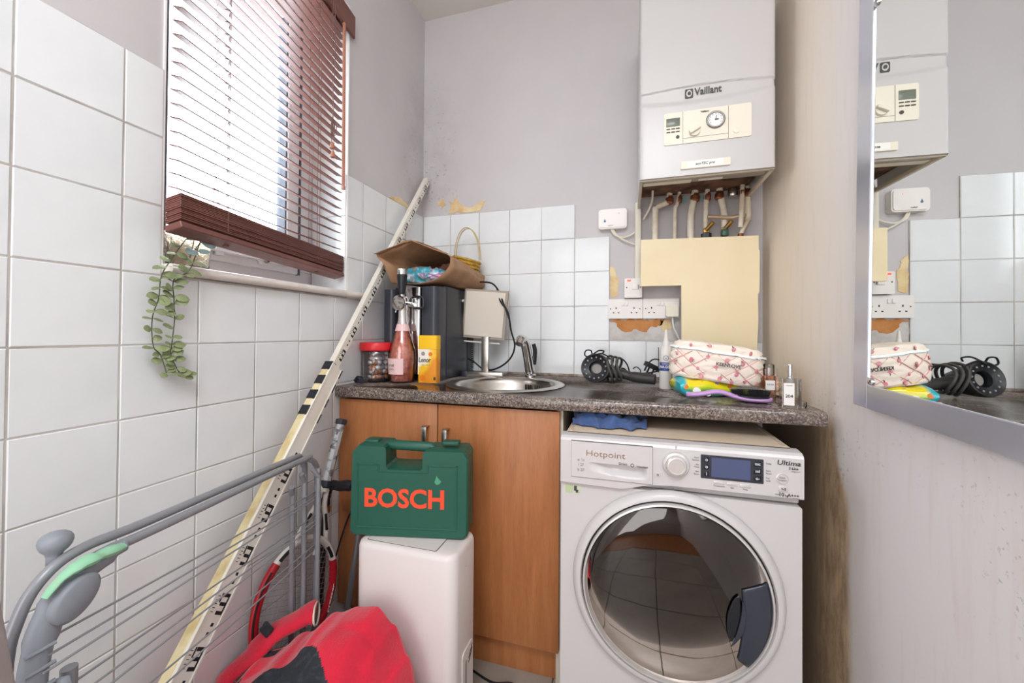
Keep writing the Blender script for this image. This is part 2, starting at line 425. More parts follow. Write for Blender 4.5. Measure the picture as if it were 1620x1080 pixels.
# ragged patches of bared adhesive and plaster
def patch(pts, y, m, name, seed=0, jag=.006):
    q = random.Random(seed); out = []
    for i, p in enumerate(pts):
        n = pts[(i + 1) % len(pts)]
        d = math.hypot(n[0] - p[0], n[1] - p[1]); k = max(1, int(d / .012))
        for j in range(k):
            t = j / k; out.append((p[0] + (n[0] - p[0]) * t + q.uniform(-jag, jag), p[1] + (n[1] - p[1]) * t + q.uniform(-jag, jag)))
    bm = BM(); prism(bm, out, 'Y', y, y + .006); return obj(name, bm, m, wall_back, smooth=0)
yp = YB + .0035
patch([(-.915, 1.83), (-.90, 1.80), (-.915, 1.77), (-.80, 1.763), (-.74, 1.77), (-.71, 1.815), (-.735, 1.815), (-.775, 1.79), (-.82, 1.79), (-.86, 1.82), (-.87, 1.86), (-.89, 1.82)], yp, 'adhesive', 'peeled_patch', 1)
patch([(-.985, 1.83), (-.955, 1.80), (-.935, 1.815), (-.95, 1.845)], yp, 'adhesive', 'peeled_patch', 2, .004)
patch([(-.087, 1.46), (-.06, 1.44), (-.05, 1.37), (-.055, 1.315), (-.087, 1.31)], yp, 'adhesive', 'peeled_patch', 3)
patch([(-.087, 1.204), (.15, 1.204), (.14, 1.18), (.10, 1.172), (.07, 1.15), (.02, 1.16), (-.02, 1.145), (-.06, 1.18)], yp - .001, 'brown_adhesive', 'peeled_patch', 4)
patch([(-.087, 1.212), (.21, 1.212), (.21, 1.11), (-.087, 1.11)], yp, 'grey_plaster', 'peeled_patch', 5, .003)
patch([(.13, 1.20), (.18, 1.20), (.18, 1.16), (.14, 1.15)], yp - .001, 'adhesive', 'peeled_patch', 6)
bm = BM(); q = random.Random(9); pts = [(1.60, 1.762), (1.63, 1.775), (1.68, 1.79), (1.72, 1.78), (1.80, 1.775), (1.81, 1.762), (1.76, 1.757), (1.62, 1.757)]
prism(bm, pts, 'X', xi - .002, xi + .003); obj('peeled_patch', bm, 'adhesive', wall_left, smooth=0)

# window in its tiled reveal
b = BM(); box(b, -1.29, -1.23, WY0, WY1, WZ0 - .02, WZ0 + .075, .004); box(b, -1.29, -1.23, WY0, WY1, WZ1 - .07, WZ1, .004)
box(b, -1.29, -1.23, WY0, WY0 + .055, WZ0 + .0751, WZ1 - .0701, .004); box(b, -1.29, -1.23, WY1 - .075, WY1 - .001, WZ0 + .0751, WZ1 - .0701, .004)
window = struct(obj('window_1', b, 'upvc'))
b = BM(); y0, y1, z0, z1 = WY0 + .05, WY1 - .085, WZ0 + .06, WZ1 - .06; s = .052
box(b, -1.275, -1.215, y0, y1, z0, z0 + s, .006); box(b, -1.275, -1.215, y0, y1, z1 - s, z1, .006)
box(b, -1.275, -1.215, y0, y0 + s, z0 + s + .0002, z1 - s - .0002, .006); box(b, -1.275, -1.215, y1 - s, y1, z0 + s + .0002, z1 - s - .0002, .006)
sash = obj('sash', b, 'upvc', window)
b = BM()
for yy in (y0 + s - .002, y1 - s - .006): box(b, -1.262, -1.222, yy, yy + .009, z0 + s, z1 - s)
box(b, -1.262, -1.213, y1 - .001, y1 + .006, z0, z1)
obj('gasket', b, 'gasket', sash)
b = BM(); box(b, -1.252, -1.248, y0 + s - .005, y1 - s + .005, z0 + s - .005, z1 - s + .005)
obj('pane', b, glass('window_glass', '#ffffff', 0, 1.1), sash, smooth=0)
b = BM(); tube(b, [(-1.205, .86, 1.385), (-1.205, 1.16, 1.38)], .009, 8, flat=.5); box(b, -1.214, -1.20, .90, .925, 1.37, 1.40, .002); box(b, -1.214, -1.20, 1.05, 1.09, 1.365, 1.397, .003)
st = obj('casement_stay', b, 'upvc', window)
b = BM(); lathe(b, [(.011, 0), (.011, .006), (.007, .012), (.0, .014)], (-1.20, 1.07, 1.382), (1, 0, 0), 12); obj('peg', b, 'chrome', st)
# painted reveal lining
b = BM(); box(b, -1.23, XL - .001, WY1 - .003, WY1 + .001, WZ0 - .001, WZ1); box(b, -1.23, XL - .001, WY0 - .001, WY0 + .003, WZ0 - .001, WZ1); box(b, -1.23, XL - .001, WY0, WY1, WZ1 - .004, WZ1 + .001)
lining = struct(obj('trim_1', b, 'white_paint', smooth=0))
for k, (za, zb) in enumerate(((1.30, 1.4316), (1.4316, 1.5946), (1.5946, 1.7576))):
    for xa, xb in ((-1.226, -1.064),):
        mm = slab(xb - xa - .003, zb - za - .003, .005, .0015, 'tile', 'tile', 'Y'); piece('tile', mm, lining, (xa, WY1 - .003, za))
b = BM(); box(b, -1.235, XL, WY0 + .0005, WY1 - .0005, 1.2745, 1.298)
prism(b, [(XL, 1.274)] + [(-1.043 + .012 * math.sin(t * PI / 8), 1.286 - .012 * math.cos(t * PI / 8)) for t in range(9)] + [(XL, 1.298)], 'Y', .672, 1.424)
struct(obj('trim_2', b, 'sill'))   # window sill board

# ------------------------------------------------------------------ venetian blind, hung a little askew
BA = math.radians(9.0)
bd = Vector((math.sin(BA), -math.cos(BA), 0)); bn = Vector((math.cos(BA), math.sin(BA), 0))   # along the slats, out of the blind into the room
BR = Vector((-1.085, 1.292, 0)); BL = .66
def bp(s, n, z): return BR + bd * s + bn * n + Vector((0, 0, z))
blind = thing('venetian_blind', 'dark wooden venetian blind hanging in the window, its lowest slats gathered in a stack', 'blind', (-1.04, .98, 1.36))
def obox(bm, s0, s1, n0, n1, z0, z1, tilt=0, bev=.0008):
    c = bp((s0 + s1) / 2, (n0 + n1) / 2, (z0 + z1) / 2)
    R = Matrix.Identity(4)
    t = bd; w = (bn * math.cos(tilt) + Vector((0, 0, -math.sin(tilt)))); k = t.cross(w)
    for i in range(3): R[i][0], R[i][1], R[i][2] = t[i], w[i], k[i]
    return box(bm, -(s1 - s0) / 2, (s1 - s0) / 2, -(n1 - n0) / 2, (n1 - n0) / 2, -(z1 - z0) / 2, (z1 - z0) / 2, bev, 1, Matrix.Translation(c) @ R)
b = BM(); obox(b, -.02, BL + .01, -.02, .03, 2.325, 2.375, 0, .004); obox(b, -.03, BL + .02, .03, .042, 2.30, 2.39, 0, .004)
obj('headrail', b, 'slat_wood', blind)
SW, PITCHS, TILT = .028, .0315, math.radians(15)
b = BM(); obox(b, 0, BL, -SW / 2, SW / 2, -.0013, .0013, TILT, .0006)
b.transform(Matrix.Translation(-BR)); sm = mesh('slat', b, 'slat_wood')
nsl = 28
for k in range(nsl):
    z = 1.462 + PITCHS * k; f = k / nsl
    piece('slat', sm, blind, BR + bn * (.012 * f - .006) + Vector((0, 0, z)) - blind.location, (0, 0, 0))
tl = math.radians(-16)
for k in range(14):
    b = BM(); j = rnd.uniform(-.002, .002)
    obox(b, j, BL + .004 + j, -.021 + j, .021 + j, -.0016, .0016, tl, .0006)
    for v in b.verts:
        v.co.z += 1.386 + .0042 * k - (1 - (v.co - BR).dot(bd) / BL) * .016
    obj('slat', b, 'slat_wood', blind, smooth=0)
b = BM(); obox(b, -.002, BL + .004, -.022, .022, -.008, .008, tl, .002)
for v in b.verts: v.co.z += 1.372 - (1 - (v.co - BR).dot(bd) / BL) * .016
rail = obj('bottom_rail', b, 'slat_wood', blind)
for s in (.14, .52):
    b = BM(); lathe(b, [(.0, -.002), (.007, -.001), (.007, .003)], bp(s, -.002, 1.362 - (1 - s / BL) * .016), (0, 0, 1), 10); obj('cord_button', b, 'slat_wood', rail)
b = BM()
for s in (.14, .52):
    for n_ in (-.021, .021, 0): tube(b, [bp(s + (.018 if n_ else 0), n_, 2.33), bp(s + (.018 if n_ else 0), n_, 1.39)], .0009, 5)
    for k in range(nsl): tube(b, [bp(s + .018, -.02, 1.462 + PITCHS * k + .010), bp(s + .018, .02, 1.462 + PITCHS * k - .010)], .0008, 4)
M_['cord'] = mat('brown_cord', '#7c5f57', .8)
stuff(obj('ladder_cords', b, 'cord', blind))
b = BM(); tube(b, [bp(.055, .043, 2.30), bp(.055, .047, 1.675)], .0058, 8); lathe(b, [(.007, 0), (.007, .012)], bp(.055, .047, 1.672), (0, 0, 1), 10)
M_['wand_wood'] = mat('tilt_wand_wood', '#a9725c', .35); obj('wand', b, 'wand_wood', blind)
b = BM(); c0 = bp(.125, .045, 0)
for dx in (-.004, .004): tube(b, smooth_path([c0 + Vector((0, dx, 2.32)), c0 + Vector((0, dx * 2, 2.1)), c0 + Vector((0, -dx, 1.95)), c0 + Vector((0, dx, 1.86))]), .0011, 5)
for k in range(5):
    a = k * 1.2; tube(b, smooth_path([c0 + Vector((.003, .001, 1.90)), c0 + Vector((.004, .012 * math.cos(a), 1.885)), c0 + Vector((.004, .014 * math.cos(a), 1.855 - .004 * k)), c0 + Vector((0, .003, 1.84)), c0 + Vector((.002, -.01 * math.cos(a), 1.862)), c0 + Vector((.002, 0, 1.897))], 3), .0011, 5)
for dx in (-.009, .006): tube(b, [c0 + Vector((0, 0, 1.86)), c0 + Vector((.002, dx, 1.81))], .001, 5)
obj('pull_cord', b, 'cord', blind)
for dz, dy in ((1.795, -.004), (1.765, .0)):
    b = BM(); lathe(b, [(.003, .026), (.006, .02), (.0085, .008), (.0085, .002), (.006, 0)], c0 + Vector((.002, dy, dz - .005)), (0, 0, 1), 12); obj('tassel', b, 'wand_wood', blind)

# ------------------------------------------------------------------ trailing plant in a glass pot on the sill
pot = thing('glass_pot', 'hammered clear glass pot at the left end of the window sill', 'pot', (-1.135, .775, 1.298))
b = BM(); lathe(b, [(0, 0), (.040, 0), (.046, .01), (.050, .10), (.046, .10), (.042, .012), (0, .008)], (-1.135, .775, 1.2985), n=28, caps=False); obj('pot_body', b, 'hammered', pot)
plant = thing('trailing_plant', 'trailing green eucalyptus sprig hanging from the sill down the tiles', 'plant', (-1.10, .755, 1.32))
PX = [[(-1.12, .77, 1.335), (-1.06, .74, 1.39), (-1.024, .690, 1.352), (-1.022, .660, 1.302), (-1.023, .642, 1.262), (-1.024, .638, 1.212), (-1.027, .628, 1.166), (-1.031, .633, 1.105), (-1.034, .650, 1.082), (-1.036, .664, 1.040)],
      [(-1.12, .77, 1.335), (-1.05, .765, 1.40), (-1.020, .722, 1.350), (-1.020, .700, 1.285), (-1.022, .668, 1.258), (-1.026, .671, 1.213), (-1.029, .675, 1.166), (-1.033, .673, 1.111), (-1.035, .673, 1.080), (-1.037, .694, 1.036), (-1.037, .708, 1.033)]]
b = BM(); paths = [smooth_path(p, 8) for p in PX]
for p in paths: tube(b, p, .0013, 6)
obj('stem', b, 'stem', plant)
def leafmesh(m, w):
    bm = BM(); out = [(0, 0)]; n = 7
    pr = [0, .55, .9, 1, .92, .65, 0]
    top = [bm.verts.new((i / (n - 1), w * pr[i], .05 * math.sin(PI * i / (n - 1)))) for i in range(n)]
    mid = [bm.verts.new((i / (n - 1), 0, .12 * math.sin(PI * i / (n - 1)) * 1.0)) for i in range(n)]
    bot = [bm.verts.new((i / (n - 1), -w * pr[i], .05 * math.sin(PI * i / (n - 1)))) for i in range(n)]
    for i in range(n - 1):
        for A, B in ((top, mid), (mid, bot)):
            try: bm.faces.new((A[i], A[i + 1], B[i + 1], B[i]))
            except ValueError: pass
    bmesh.ops.remove_doubles(bm, verts=bm.verts[:], dist=1e-4)
    return mesh('leaf', bm, m, 60)
LM = [leafmesh('leaf', .34), leafmesh('leaf', .42), leafmesh('leaf_blue', .38)]
for pi, p in enumerate(paths):
    for i in range(6, len(p), 3):
        t = i / len(p); P = p[i]
        for sd in (-1, 1):
            if rnd.random() < .06: continue
            L = (.033 - .010 * t) * rnd.uniform(.75, 1.15)
            blue = i < 20 and pi == 1
            o = piece('leaf', LM[2] if blue else rnd.choice(LM[:2]), plant, P - plant.location)
            dirv = Vector((rnd.uniform(.05, .5), sd * rnd.uniform(.6, 1), rnd.uniform(-.5, .35))).normalized()
            nrm = Vector((rnd.uniform(.3, 1), rnd.uniform(-.5, .5), rnd.uniform(.2, 1)))
            y = nrm.cross(dirv).normalized(); z = dirv.cross(y)
            Mx = Matrix.Identity(4)
            for k in range(3): Mx[k][0], Mx[k][1], Mx[k][2] = dirv[k] * L, y[k] * L, z[k] * L
            Mx.translation = P - plant.location; o.matrix_local = Mx

# ------------------------------------------------------------------ base cabinet
CF = 1.272
cab = thing('base_cabinet', 'cherry wood base cabinet with two doors under the sink worktop', 'cabinet', (-.64, 1.56, 0))
b = BM(); box(b, XL + .004, -.225, CF + .02, 1.84, .10, .12); box(b, XL + .004, XL + .02, CF + .02, 1.84, .12, .892); box(b, -.225, -.205, CF + .02, 1.84, .0, .892); box(b, XL + .02, -.225, 1.82, 1.84, .12, .892)
obj('body', b, 'side_wood', cab)
for n_, (x0, x1) in enumerate(((XL + .004, -.6475), (-.6435, -.2135))):
    b = BM(); box(b, x0, x1, CF, CF + .018, .115, .886, .0015); d = obj('door', b, 'door_wood', cab)
    hx = -.685 if n_ == 0 else -.607; hz = .80 if n_ == 0 else .795
    b = BM(); w = .009
    box(b, hx - w, hx + w, CF - .028, CF - .024, hz - .055, hz + .012, .001); box(b, hx - w, hx + w, CF - .028, CF, hz + .008, hz + .012, .001); box(b, hx - w, hx + w, CF - .028, CF, hz - .058, hz - .054, .001)
    obj('handle', b, 'steel', d)
b = BM(); box(b, XL + .004, -.225, CF + .04, CF + .055, 0, .098, .001); obj('plinth', b, 'door_wood', cab)

# ------------------------------------------------------------------ worktop with the round sink cut out
CT, CB, CFR = .934, .894, 1.25
SC = (-.475, 1.525)
wt = thing('worktop', 'dark speckled granite-effect worktop running along the back wall', 'worktop', (-.28, 1.58, CB))
b = BM(); x0, x1, y0, y1 = XL + .001, .506, CFR + .012, YB - .001
outer = [Vector(p) for p in ((x0, y0), (x1, y0), (x1, y1), (x0, y1))]; n = 40
inner = [Vector((SC[0] + .205 * math.cos(2 * PI * i / n), SC[1] + .205 * math.sin(2 * PI * i / n))) for i in range(n)]
vv, ee, ff, *_ = delaunay_2d_cdt(outer + inner, [(i, (i + 1) % 4) for i in range(4)] + [(4 + i, 4 + (i + 1) % n) for i in range(n)], [], 0, 1e-5)
V1 = [b.verts.new((p.x, p.y, CT)) for p in vv]; V0 = [b.verts.new((p.x, p.y, CB)) for p in vv]
for f in ff:
    c = sum((vv[i] for i in f), Vector((0, 0))) / len(f)
    if (c - Vector(SC)).length < .19: continue
    b.faces.new([V1[i] for i in f]); b.faces.new([V0[i] for i in reversed(f)])
for i in range(n): b.faces.new((V1[4 + i], V1[4 + (i + 1) % n], V0[4 + (i + 1) % n], V0[4 + i]))
for i in (1, 2, 3): b.faces.new((V1[i], V1[(i + 1) % 4], V0[(i + 1) % 4], V0[i]))
pr = [(y0, CB)] + [(CFR + .010 - .010 * math.sin(t), CB + .004 - .004 * math.cos(t)) for t in (0, .5, 1, PI / 2)] + [(CFR + .012 - .012 * math.cos(t), CT - .012 + .012 * math.sin(t)) for t in (0, .4, .8, 1.2, PI / 2)]
P1 = [b.verts.new((x0, p[0], p[1])) for p in pr]; P2 = [b.verts.new((x1, p[0], p[1])) for p in pr]
for i in range(len(pr) - 1): b.faces.new((P1[i], P1[i + 1], P2[i + 1], P2[i]))
b.faces.new(P1); b.faces.new(P2)
bmesh.ops.remove_doubles(b, verts=b.verts[:], dist=1e-5)
obj('slab', b, 'granite', wt, smooth=40)
b = BM(); box(b, x1, x1 + .001, CFR + .006, y1 - .02, CB + .001, CT - .001); obj('end_strip', b, 'cream', wt, smooth=0)
b = BM(); box(b, XL + .001, XR - .03, YB - .012, YB - .0005, CT, CT + .012, .002); M_['sealant'] = mat('grubby_sealant', '#7d6a5e', .6, var=('#b3a79d', 25, .4, .65)); obj('sealant', b, 'sealant', wt)
sink = thing('round_sink', 'round stainless steel sink let into the worktop', 'sink', (SC[0], SC[1], CT))
b = BM(); lathe(b, [(.236, 0), (.236, .002), (.230, .005), (.204, .005), (.196, .001), (.188, -.02), (.182, -.12), (.16, -.145), (.03, -.15), (0, -.15)], (SC[0], SC[1], CT + .0003), n=56, caps=False)
bowl = obj('bowl', b, 'steel', sink, smooth=50)
for k in range(6):
    a = math.radians(78 - 4.2 * k - (3 if k > 2 else 0)); c = Vector((SC[0] + .1815 * math.cos(a), SC[1] + .1815 * math.sin(a), CT - .04))
    b = BM(); box(b, -.0025, .0025, -.002, .002, -.019, .019, .001, 1, Matrix.Translation(c) @ Matrix.Rotation(a - PI / 2, 4, 'Z')); obj('overflow_slot', b, 'dark_hole', bowl)
b = BM(); lathe(b, [(.035, 0), (.033, .003), (.012, .002), (0, 0)], (SC[0], SC[1], CT - .149), n=20); obj('plug_hole', b, 'chrome', sink)
# tap
tap = thing('mixer_tap', 'chrome mixer tap standing behind the round sink', 'tap', (-.44, 1.775, CT))
b = BM(); lathe(b, [(.027, 0), (.027, .012), (.021, .018), (.021, .06), (.019, .10)], (-.437, 1.790, CT), n=20); obj('tap_body', b, 'chrome', tap)
b = BM(); tube(b, smooth_path([(-.437, 1.778, CT + .03), (-.447, 1.765, CT + .11), (-.455, 1.745, CT + .165), (-.462, 1.715, CT + .178), (-.466, 1.695, CT + .155)], 5), [.022, .022, .0215, .0205, .019], 14); obj('spout', b, 'chrome', tap)
b = BM(); tube(b, smooth_path([(-.420, 1.79, CT + .06), (-.417, 1.795, CT + .12), (-.424, 1.792, CT + .155)], 5), [.014, .014, .013], 12, flat=.7); obj('lever', b, 'black', tap)

# ------------------------------------------------------------------ washing machine
WX0, WX1, WY, WT = -.186, .409, 1.131, .85
wm = thing('washing_machine', 'white front-loading washing machine under the right end of the worktop', 'washing machine', ((WX0 + WX1) / 2, 1.43, 0))
b = BM(); yf, r_ = WY + .012, .212
o_ = [Vector(p) for p in rrect(WX0, WX1, .012, .716, .006, 3)]; k_ = len(o_)
i_ = [Vector((.112 + r_ * math.cos(2 * PI * i / 48), .462 + r_ * math.sin(2 * PI * i / 48))) for i in range(48)]
vv, ee, ff, *_ = delaunay_2d_cdt(o_ + i_, [(i, (i + 1) % k_) for i in range(k_)] + [(k_ + i, k_ + (i + 1) % 48) for i in range(48)], [], 0, 1e-6)
F0 = [b.verts.new((p.x, yf, p.y)) for p in vv]; B0 = [b.verts.new((p.x, 1.73, p.y)) for p in vv[:k_]]
for f in ff:
    c = sum((vv[i] for i in f), Vector((0, 0))) / len(f)
    if (c - Vector((.112, .462))).length > r_ * .99: b.faces.new([F0[i] for i in f])
for i in range(k_): b.faces.new((F0[i], F0[(i + 1) % k_], B0[(i + 1) % k_], B0[i]))
b.faces.new(B0); box(b, WX0, WX1, WY + .03, 1.73, .717, .826, .004); obj('cabinet', b, 'white_metal', wm)
b = BM(); box(b, WX0 + .006, WX1 - .006, WY + .035, 1.73, .826, WT, .008, 3)
box(b, WX0 + .018, WX0 + .026, WY + .06, 1.72, WT, WT + .0015); box(b, WX1 - .026, WX1 - .018, WY + .06, 1.72, WT, WT + .0015)
M_['worn_top'] = mat('yellowed_enamel_top', '#d9c9b6', .35, var=('#cdb79c', 4, .4, .7)); obj('lid', b, 'worn_top', wm)
# control fascia, its lower edge dipping under the drawer and stepping up over the door
lo = [(WX0, .716), (-.05, .714), (-.025, .7135), (-.005, .716), (.03, .727), (.06, .733), (.11, .737), (WX1, .738)]
dx0, dx1, dz0, dz1 = -.155, .061, .7375, .8365
lo = sorted(set(lo + [(dx0, .7152), (dx1, .7331)]))
b = BM(); V = []
xs = [p[0] for p in lo]
for yy, dz in ((WY + .03, 0), (WY + .002, 0), (WY, .0025)): V.append([b.verts.new((x, yy, z + dz)) for x, z in lo])
V.append([b.verts.new((x, WY, max(dz0, z + .003))) for x, z in lo])
for yy, zz in ((WY, .8365), (WY + .004, .843), (WY + .013, .848), (WY + .036, WT), (WY + .05, WT)): V.append([b.verts.new((x, yy, zz)) for x in xs])
for q_, (A, B) in enumerate(zip(V, V[1:])):
    for i in range(len(xs) - 1):
        if q_ == 3 and xs[i] >= dx0 - 1e-6 and xs[i + 1] <= dx1 + 1e-6: continue
        b.faces.new((A[i], A[i + 1], B[i + 1], B[i]))
b.faces.new([r[0] for r in V]); b.faces.new([r[-1] for r in V][::-1])
fas = obj('control_fascia', b, 'white_metal', wm, smooth=12)
# detergent drawer with scooped grip
def dr(u, v):
    x = dx0 + (dx1 - dx0) * u; z = dz0 + (dz1 - dz0) * v; y = WY - .0035
    sx0, sx1 = dx0 + .048, dx1 - .016; t = (x - sx0) / (sx1 - sx0); zt = .7785; zb = .760 - .011 * max(0, min(1, t)) - .006 * math.sin(PI * max(0, min(1, t)))
    if 0 < t < 1 and zb < z < zt: y += .016 * min(1, (z - zb) / .016) * min(1, t * 3.2, (1 - t) * 14)
    return Vector((x, y, z))
b = BM(); G = grid(b, 60, 34, dr)
ring = [r[0] for r in G] + G[-1][1:] + [r[-1] for r in G[::-1]][1:] + G[0][::-1][1:-1]
R2 = [b.verts.new((v.co.x, WY + .012, v.co.z)) for v in ring]
for i in range(len(ring)): b.faces.new((ring[i], ring[(i + 1) % len(ring)], R2[(i + 1) % len(ring)], R2[i]))
drw = obj('drawer', b, 'white_metal', fas, smooth=30)
b = BM(); tube(b, [(dx0, WY, dz0), (dx1, WY, dz0), (dx1, WY, dz1), (dx0, WY, dz1)], .0022, 4, closed=True); obj('drawer_gap', b, 'ink', fas, smooth=0)
text(fas, 'Hotpoint', (-.062, WY - .0042, .806), .023, 'chrome', bold=-.005, width=1.25)
text(fas, 'Direct', (-.015, WY - .0042, .785), .0085, 'ink'); text(fas, 'Injection', (.035, WY - .0042, .782), .0085, 'ink')
b = BM(); lathe(b, [(.0048, 0), (.0048, .0006), (.0034, .0006), (.0034, 0)], (.0095, WY - .0036, .7835), (0, -1, 0), 18, caps=False); obj('ring_mark', b, 'ink', fas)
for k in range(3):
    text(fas, ('o 1c', 'i 27', 'b 27')[k], (-.128, WY - .0042, .786 - .014 * k), .011, 'ink_pale')
b = BM(); lathe(b, [(.034, 0), (.034, .004), (.031, .010), (.026, .012), (.0245, .020), (.022, .023), (.0195, .0235), (.0185, .022), (.0, .022)], (.119, WY + .0005, .797), (0, -1, 0), 40)
M_['satin'] = mat('satin_silver_plastic', '#d8d5d2', .25, .35); obj('dial', b, 'satin', fas, smooth=25)
b = BM(); box(b, .1185, .1198, WY - .0008, WY + .0002, .836, .845); obj('dial_mark', b, 'ink', fas, smooth=0)
b = BM(); lathe(b, [(.0075, 0), (.0075, .002), (.006, .0025), (0, .0025)], (.0745, WY + .0003, .7655), (0, -1, 0), 18); obj('power_button', b, 'white_metal', fas)
text(fas, 'o', (.0745, WY - .003, .766), .011, 'ink')
b = BM(); prism(b, rrect(.179, .322, .768, .8285, .002, 2), 'Y', WY - .0012, WY + .0005); disp = obj('display_frame', b, 'blue_black', fas)
b = BM(); box(b, .204, .293, WY - .0016, WY - .001, .7735, .823); obj('screen', b, 'screen', disp, smooth=0)
M_['pale_print'] = mat('pale_print', '#c9cdd4', .5)
for k in range(3):
    zz = .8165 - .018 * k
    b = BM(); box(b, .187, .198, WY - .0022, WY - .001, zz - .006, zz + .006, .001); obj('touch_key', b, 'black', disp)
    b = BM(); box(b, .300, .317, WY - .0022, WY - .001, zz - .0065, zz + .0065, .001); obj('touch_key', b, 'black', disp)
    text(disp, ('o', 'o', 'i')[k], (.1925, WY - .0026, zz), .012, 'pale_print', bold=.02); text(disp, ('mc', 'ml', 'o-')[k], (.3085, WY - .0026, zz), .010, 'pale_print', bold=.03)
    for xx, al, s in ((.175, 'RIGHT', ('Rapid|Options', 'Eco|Temp', 'Spin|Speed')[k]), (.327, 'LEFT', ('Delay', 'Start|Pause', 'Key|Lock')[k])):
        for q_, w in enumerate(s.split('|')): text(fas, w, (xx, WY - .0008, zz + .003 - .0065 * q_), .0052, 'ink_pale', align=al)
for k, (xx, zz) in enumerate(((.222, .7600), (.252, .7590), (.282, .7580))):
    b = BM(); box(b, xx - .0125, xx + .0125, WY - .002, WY + .0005, zz - .0035, zz + .0035, .001); obj('push_button', b, 'satin', fas)
    text(fas, ('Temperature', 'Spin', 'Timer')[k], (xx, WY - .0008, zz - .0085), .0048, 'ink_pale')
text(fas, 'Ultima', (.376, WY - .0008, .8245), .0165, 'ink', bold=.012, width=1.15, shear=.15)
text(fas, 'S-Line', (.386, WY - .0008, .8125), .0082, 'ink', bold=.01, shear=.2); text(fas, '10 kg A+++', (.391, WY - .0008, .8055), .004, 'ink_pale')
b = BM(); lathe(b, [(.0135, 0), (.0135, .0015), (.0118, .002), (.011, .0008), (0, .0008)], (.3625, WY + .0003, .7855), (0, -1, 0), 28); obj('reset_button', b, 'satin', fas)
text(fas, 'Reset', (.3625, WY - .0012, .788), .0055, 'ink_pale'); text(fas, 'Program', (.3625, WY - .0012, .782), .0052, 'ink_pale')
b = BM(); box(b, .355, .3745, WY - .0018, WY + .0005, .7535, .7675, .001); obj('start_button', b, 'satin', fas); text(fas, '>II', (.3648, WY - .0022, .7605), .0095, 'ink', bold=.01)
text(fas, '10', (.3605, WY - .0008, .7465), .0125, 'ink', bold=.02); text(fas, 'kg', (.3715, WY - .0008, .745), .007, 'ink'); text(fas, 'A+++', (.386, WY - .0008, .7465), .010, 'ink', bold=.015)
text(fas, 'Inverter', (.392, WY - .0008, .7405), .004, 'ink_pale'); text(fas, '1600', (.3515, WY - .0008, .746), .0055, 'ink_pale')
b = BM(); box(b, -.173, -.153, WY + .0112, WY + .0122, .684, .708); obj('energy_sticker', b, mat('green_sticker', '#b9c79c', .5), wm, smooth=0)
b = BM(); box(b, -.150, -.131, WY + .0112, WY + .0122, .684, .708); e2 = obj('energy_sticker', b, mat('dark_green_sticker', '#c6cfb4', .5), wm, smooth=0)
b = BM(); box(b, -.149, -.141, WY + .0106, WY + .0114, .692, .706); box(b, -.144, -.137, WY + .0106, WY + .0114, .687, .695); obj('sticker_print', b, 'ink', e2, smooth=0)
# porthole door
DC = Vector((.112, WY + .010, .462)); FA = (0, -1, 0)
b = BM(); lathe(b, [(.262, 0), (.262, .004), (.256, .016), (.248, .021), (.240, .021), (.236, .012), (.236, 0)], DC, FA, 72, caps=False)
obj('door_surround', b, 'white_metal', wm, smooth=50)
b = BM(); lathe(b, [(.2365, .002), (.2365, .014), (.2355, .015), (.2335, .010), (.2335, .002)], DC, FA, 72, caps=False); obj('door_shadow_gap', b, 'matte_black', wm)
b = BM(); lathe(b, [(.2333, .004), (.2333, .022), (.2315, .026), (.2275, .027), (.2265, .022), (.2265, .004)], DC, FA, 72, caps=False)
door = obj('door', b, 'satin', wm, smooth=50)
def tinted():
    m = bpy.data.materials.new('smoked_door_glass'); m.use_nodes = True; nt = m.node_tree; nt.nodes.remove(nt.nodes['Principled BSDF'])
    g = N(nt, 'BsdfGlossy'); g.inputs['Roughness'].default_value = .03; g.inputs['Color'].default_value = (.92, .86, .82, 1)
    t = N(nt, 'BsdfTransparent'); t.inputs['Color'].default_value = (.17, .14, .125, 1)
    f = N(nt, 'Fresnel'); f.inputs['IOR'].default_value = 1.55
    k = op(nt, 'ADD', op(nt, 'MULTIPLY', f.outputs[0], .8), .055)
    x = N(nt, 'MixShader'); nt.links.new(k, x.inputs[0]); nt.links.new(t.outputs[0], x.inputs[1]); nt.links.new(g.outputs[0], x.inputs[2]); nt.links.new(x.outputs[0], nt.nodes['Material Output'].inputs[0]); return m
b = BM(); lathe(b, [(.2268, .018), (.215, .025), (.19, .0315), (.15, .0365), (.08, .0400), (0, .041)], DC, FA, 72, caps=False)
obj('door_glass', b, tinted(), door, smooth=80)
M_['drum'] = mat('steel_drum', '#6d665f', .3, .8, bump=(60, .3)); 
b = BM(); lathe(b, [(.2262, .010), (.17, -.012), (.165, -.012), (.165, -.018), (.19, -.03), (.20, -.05)], DC, FA, 48, caps=False); obj('inner_seal', b, mat('grey_seal', '#5a5654', .6), door)
b = BM(); lathe(b, [(.1995, -.03), (.1995, -.28), (.18, -.30), (0, -.305)], DC, FA, 48, caps=False); obj('drum', b, 'drum', wm, smooth=60)
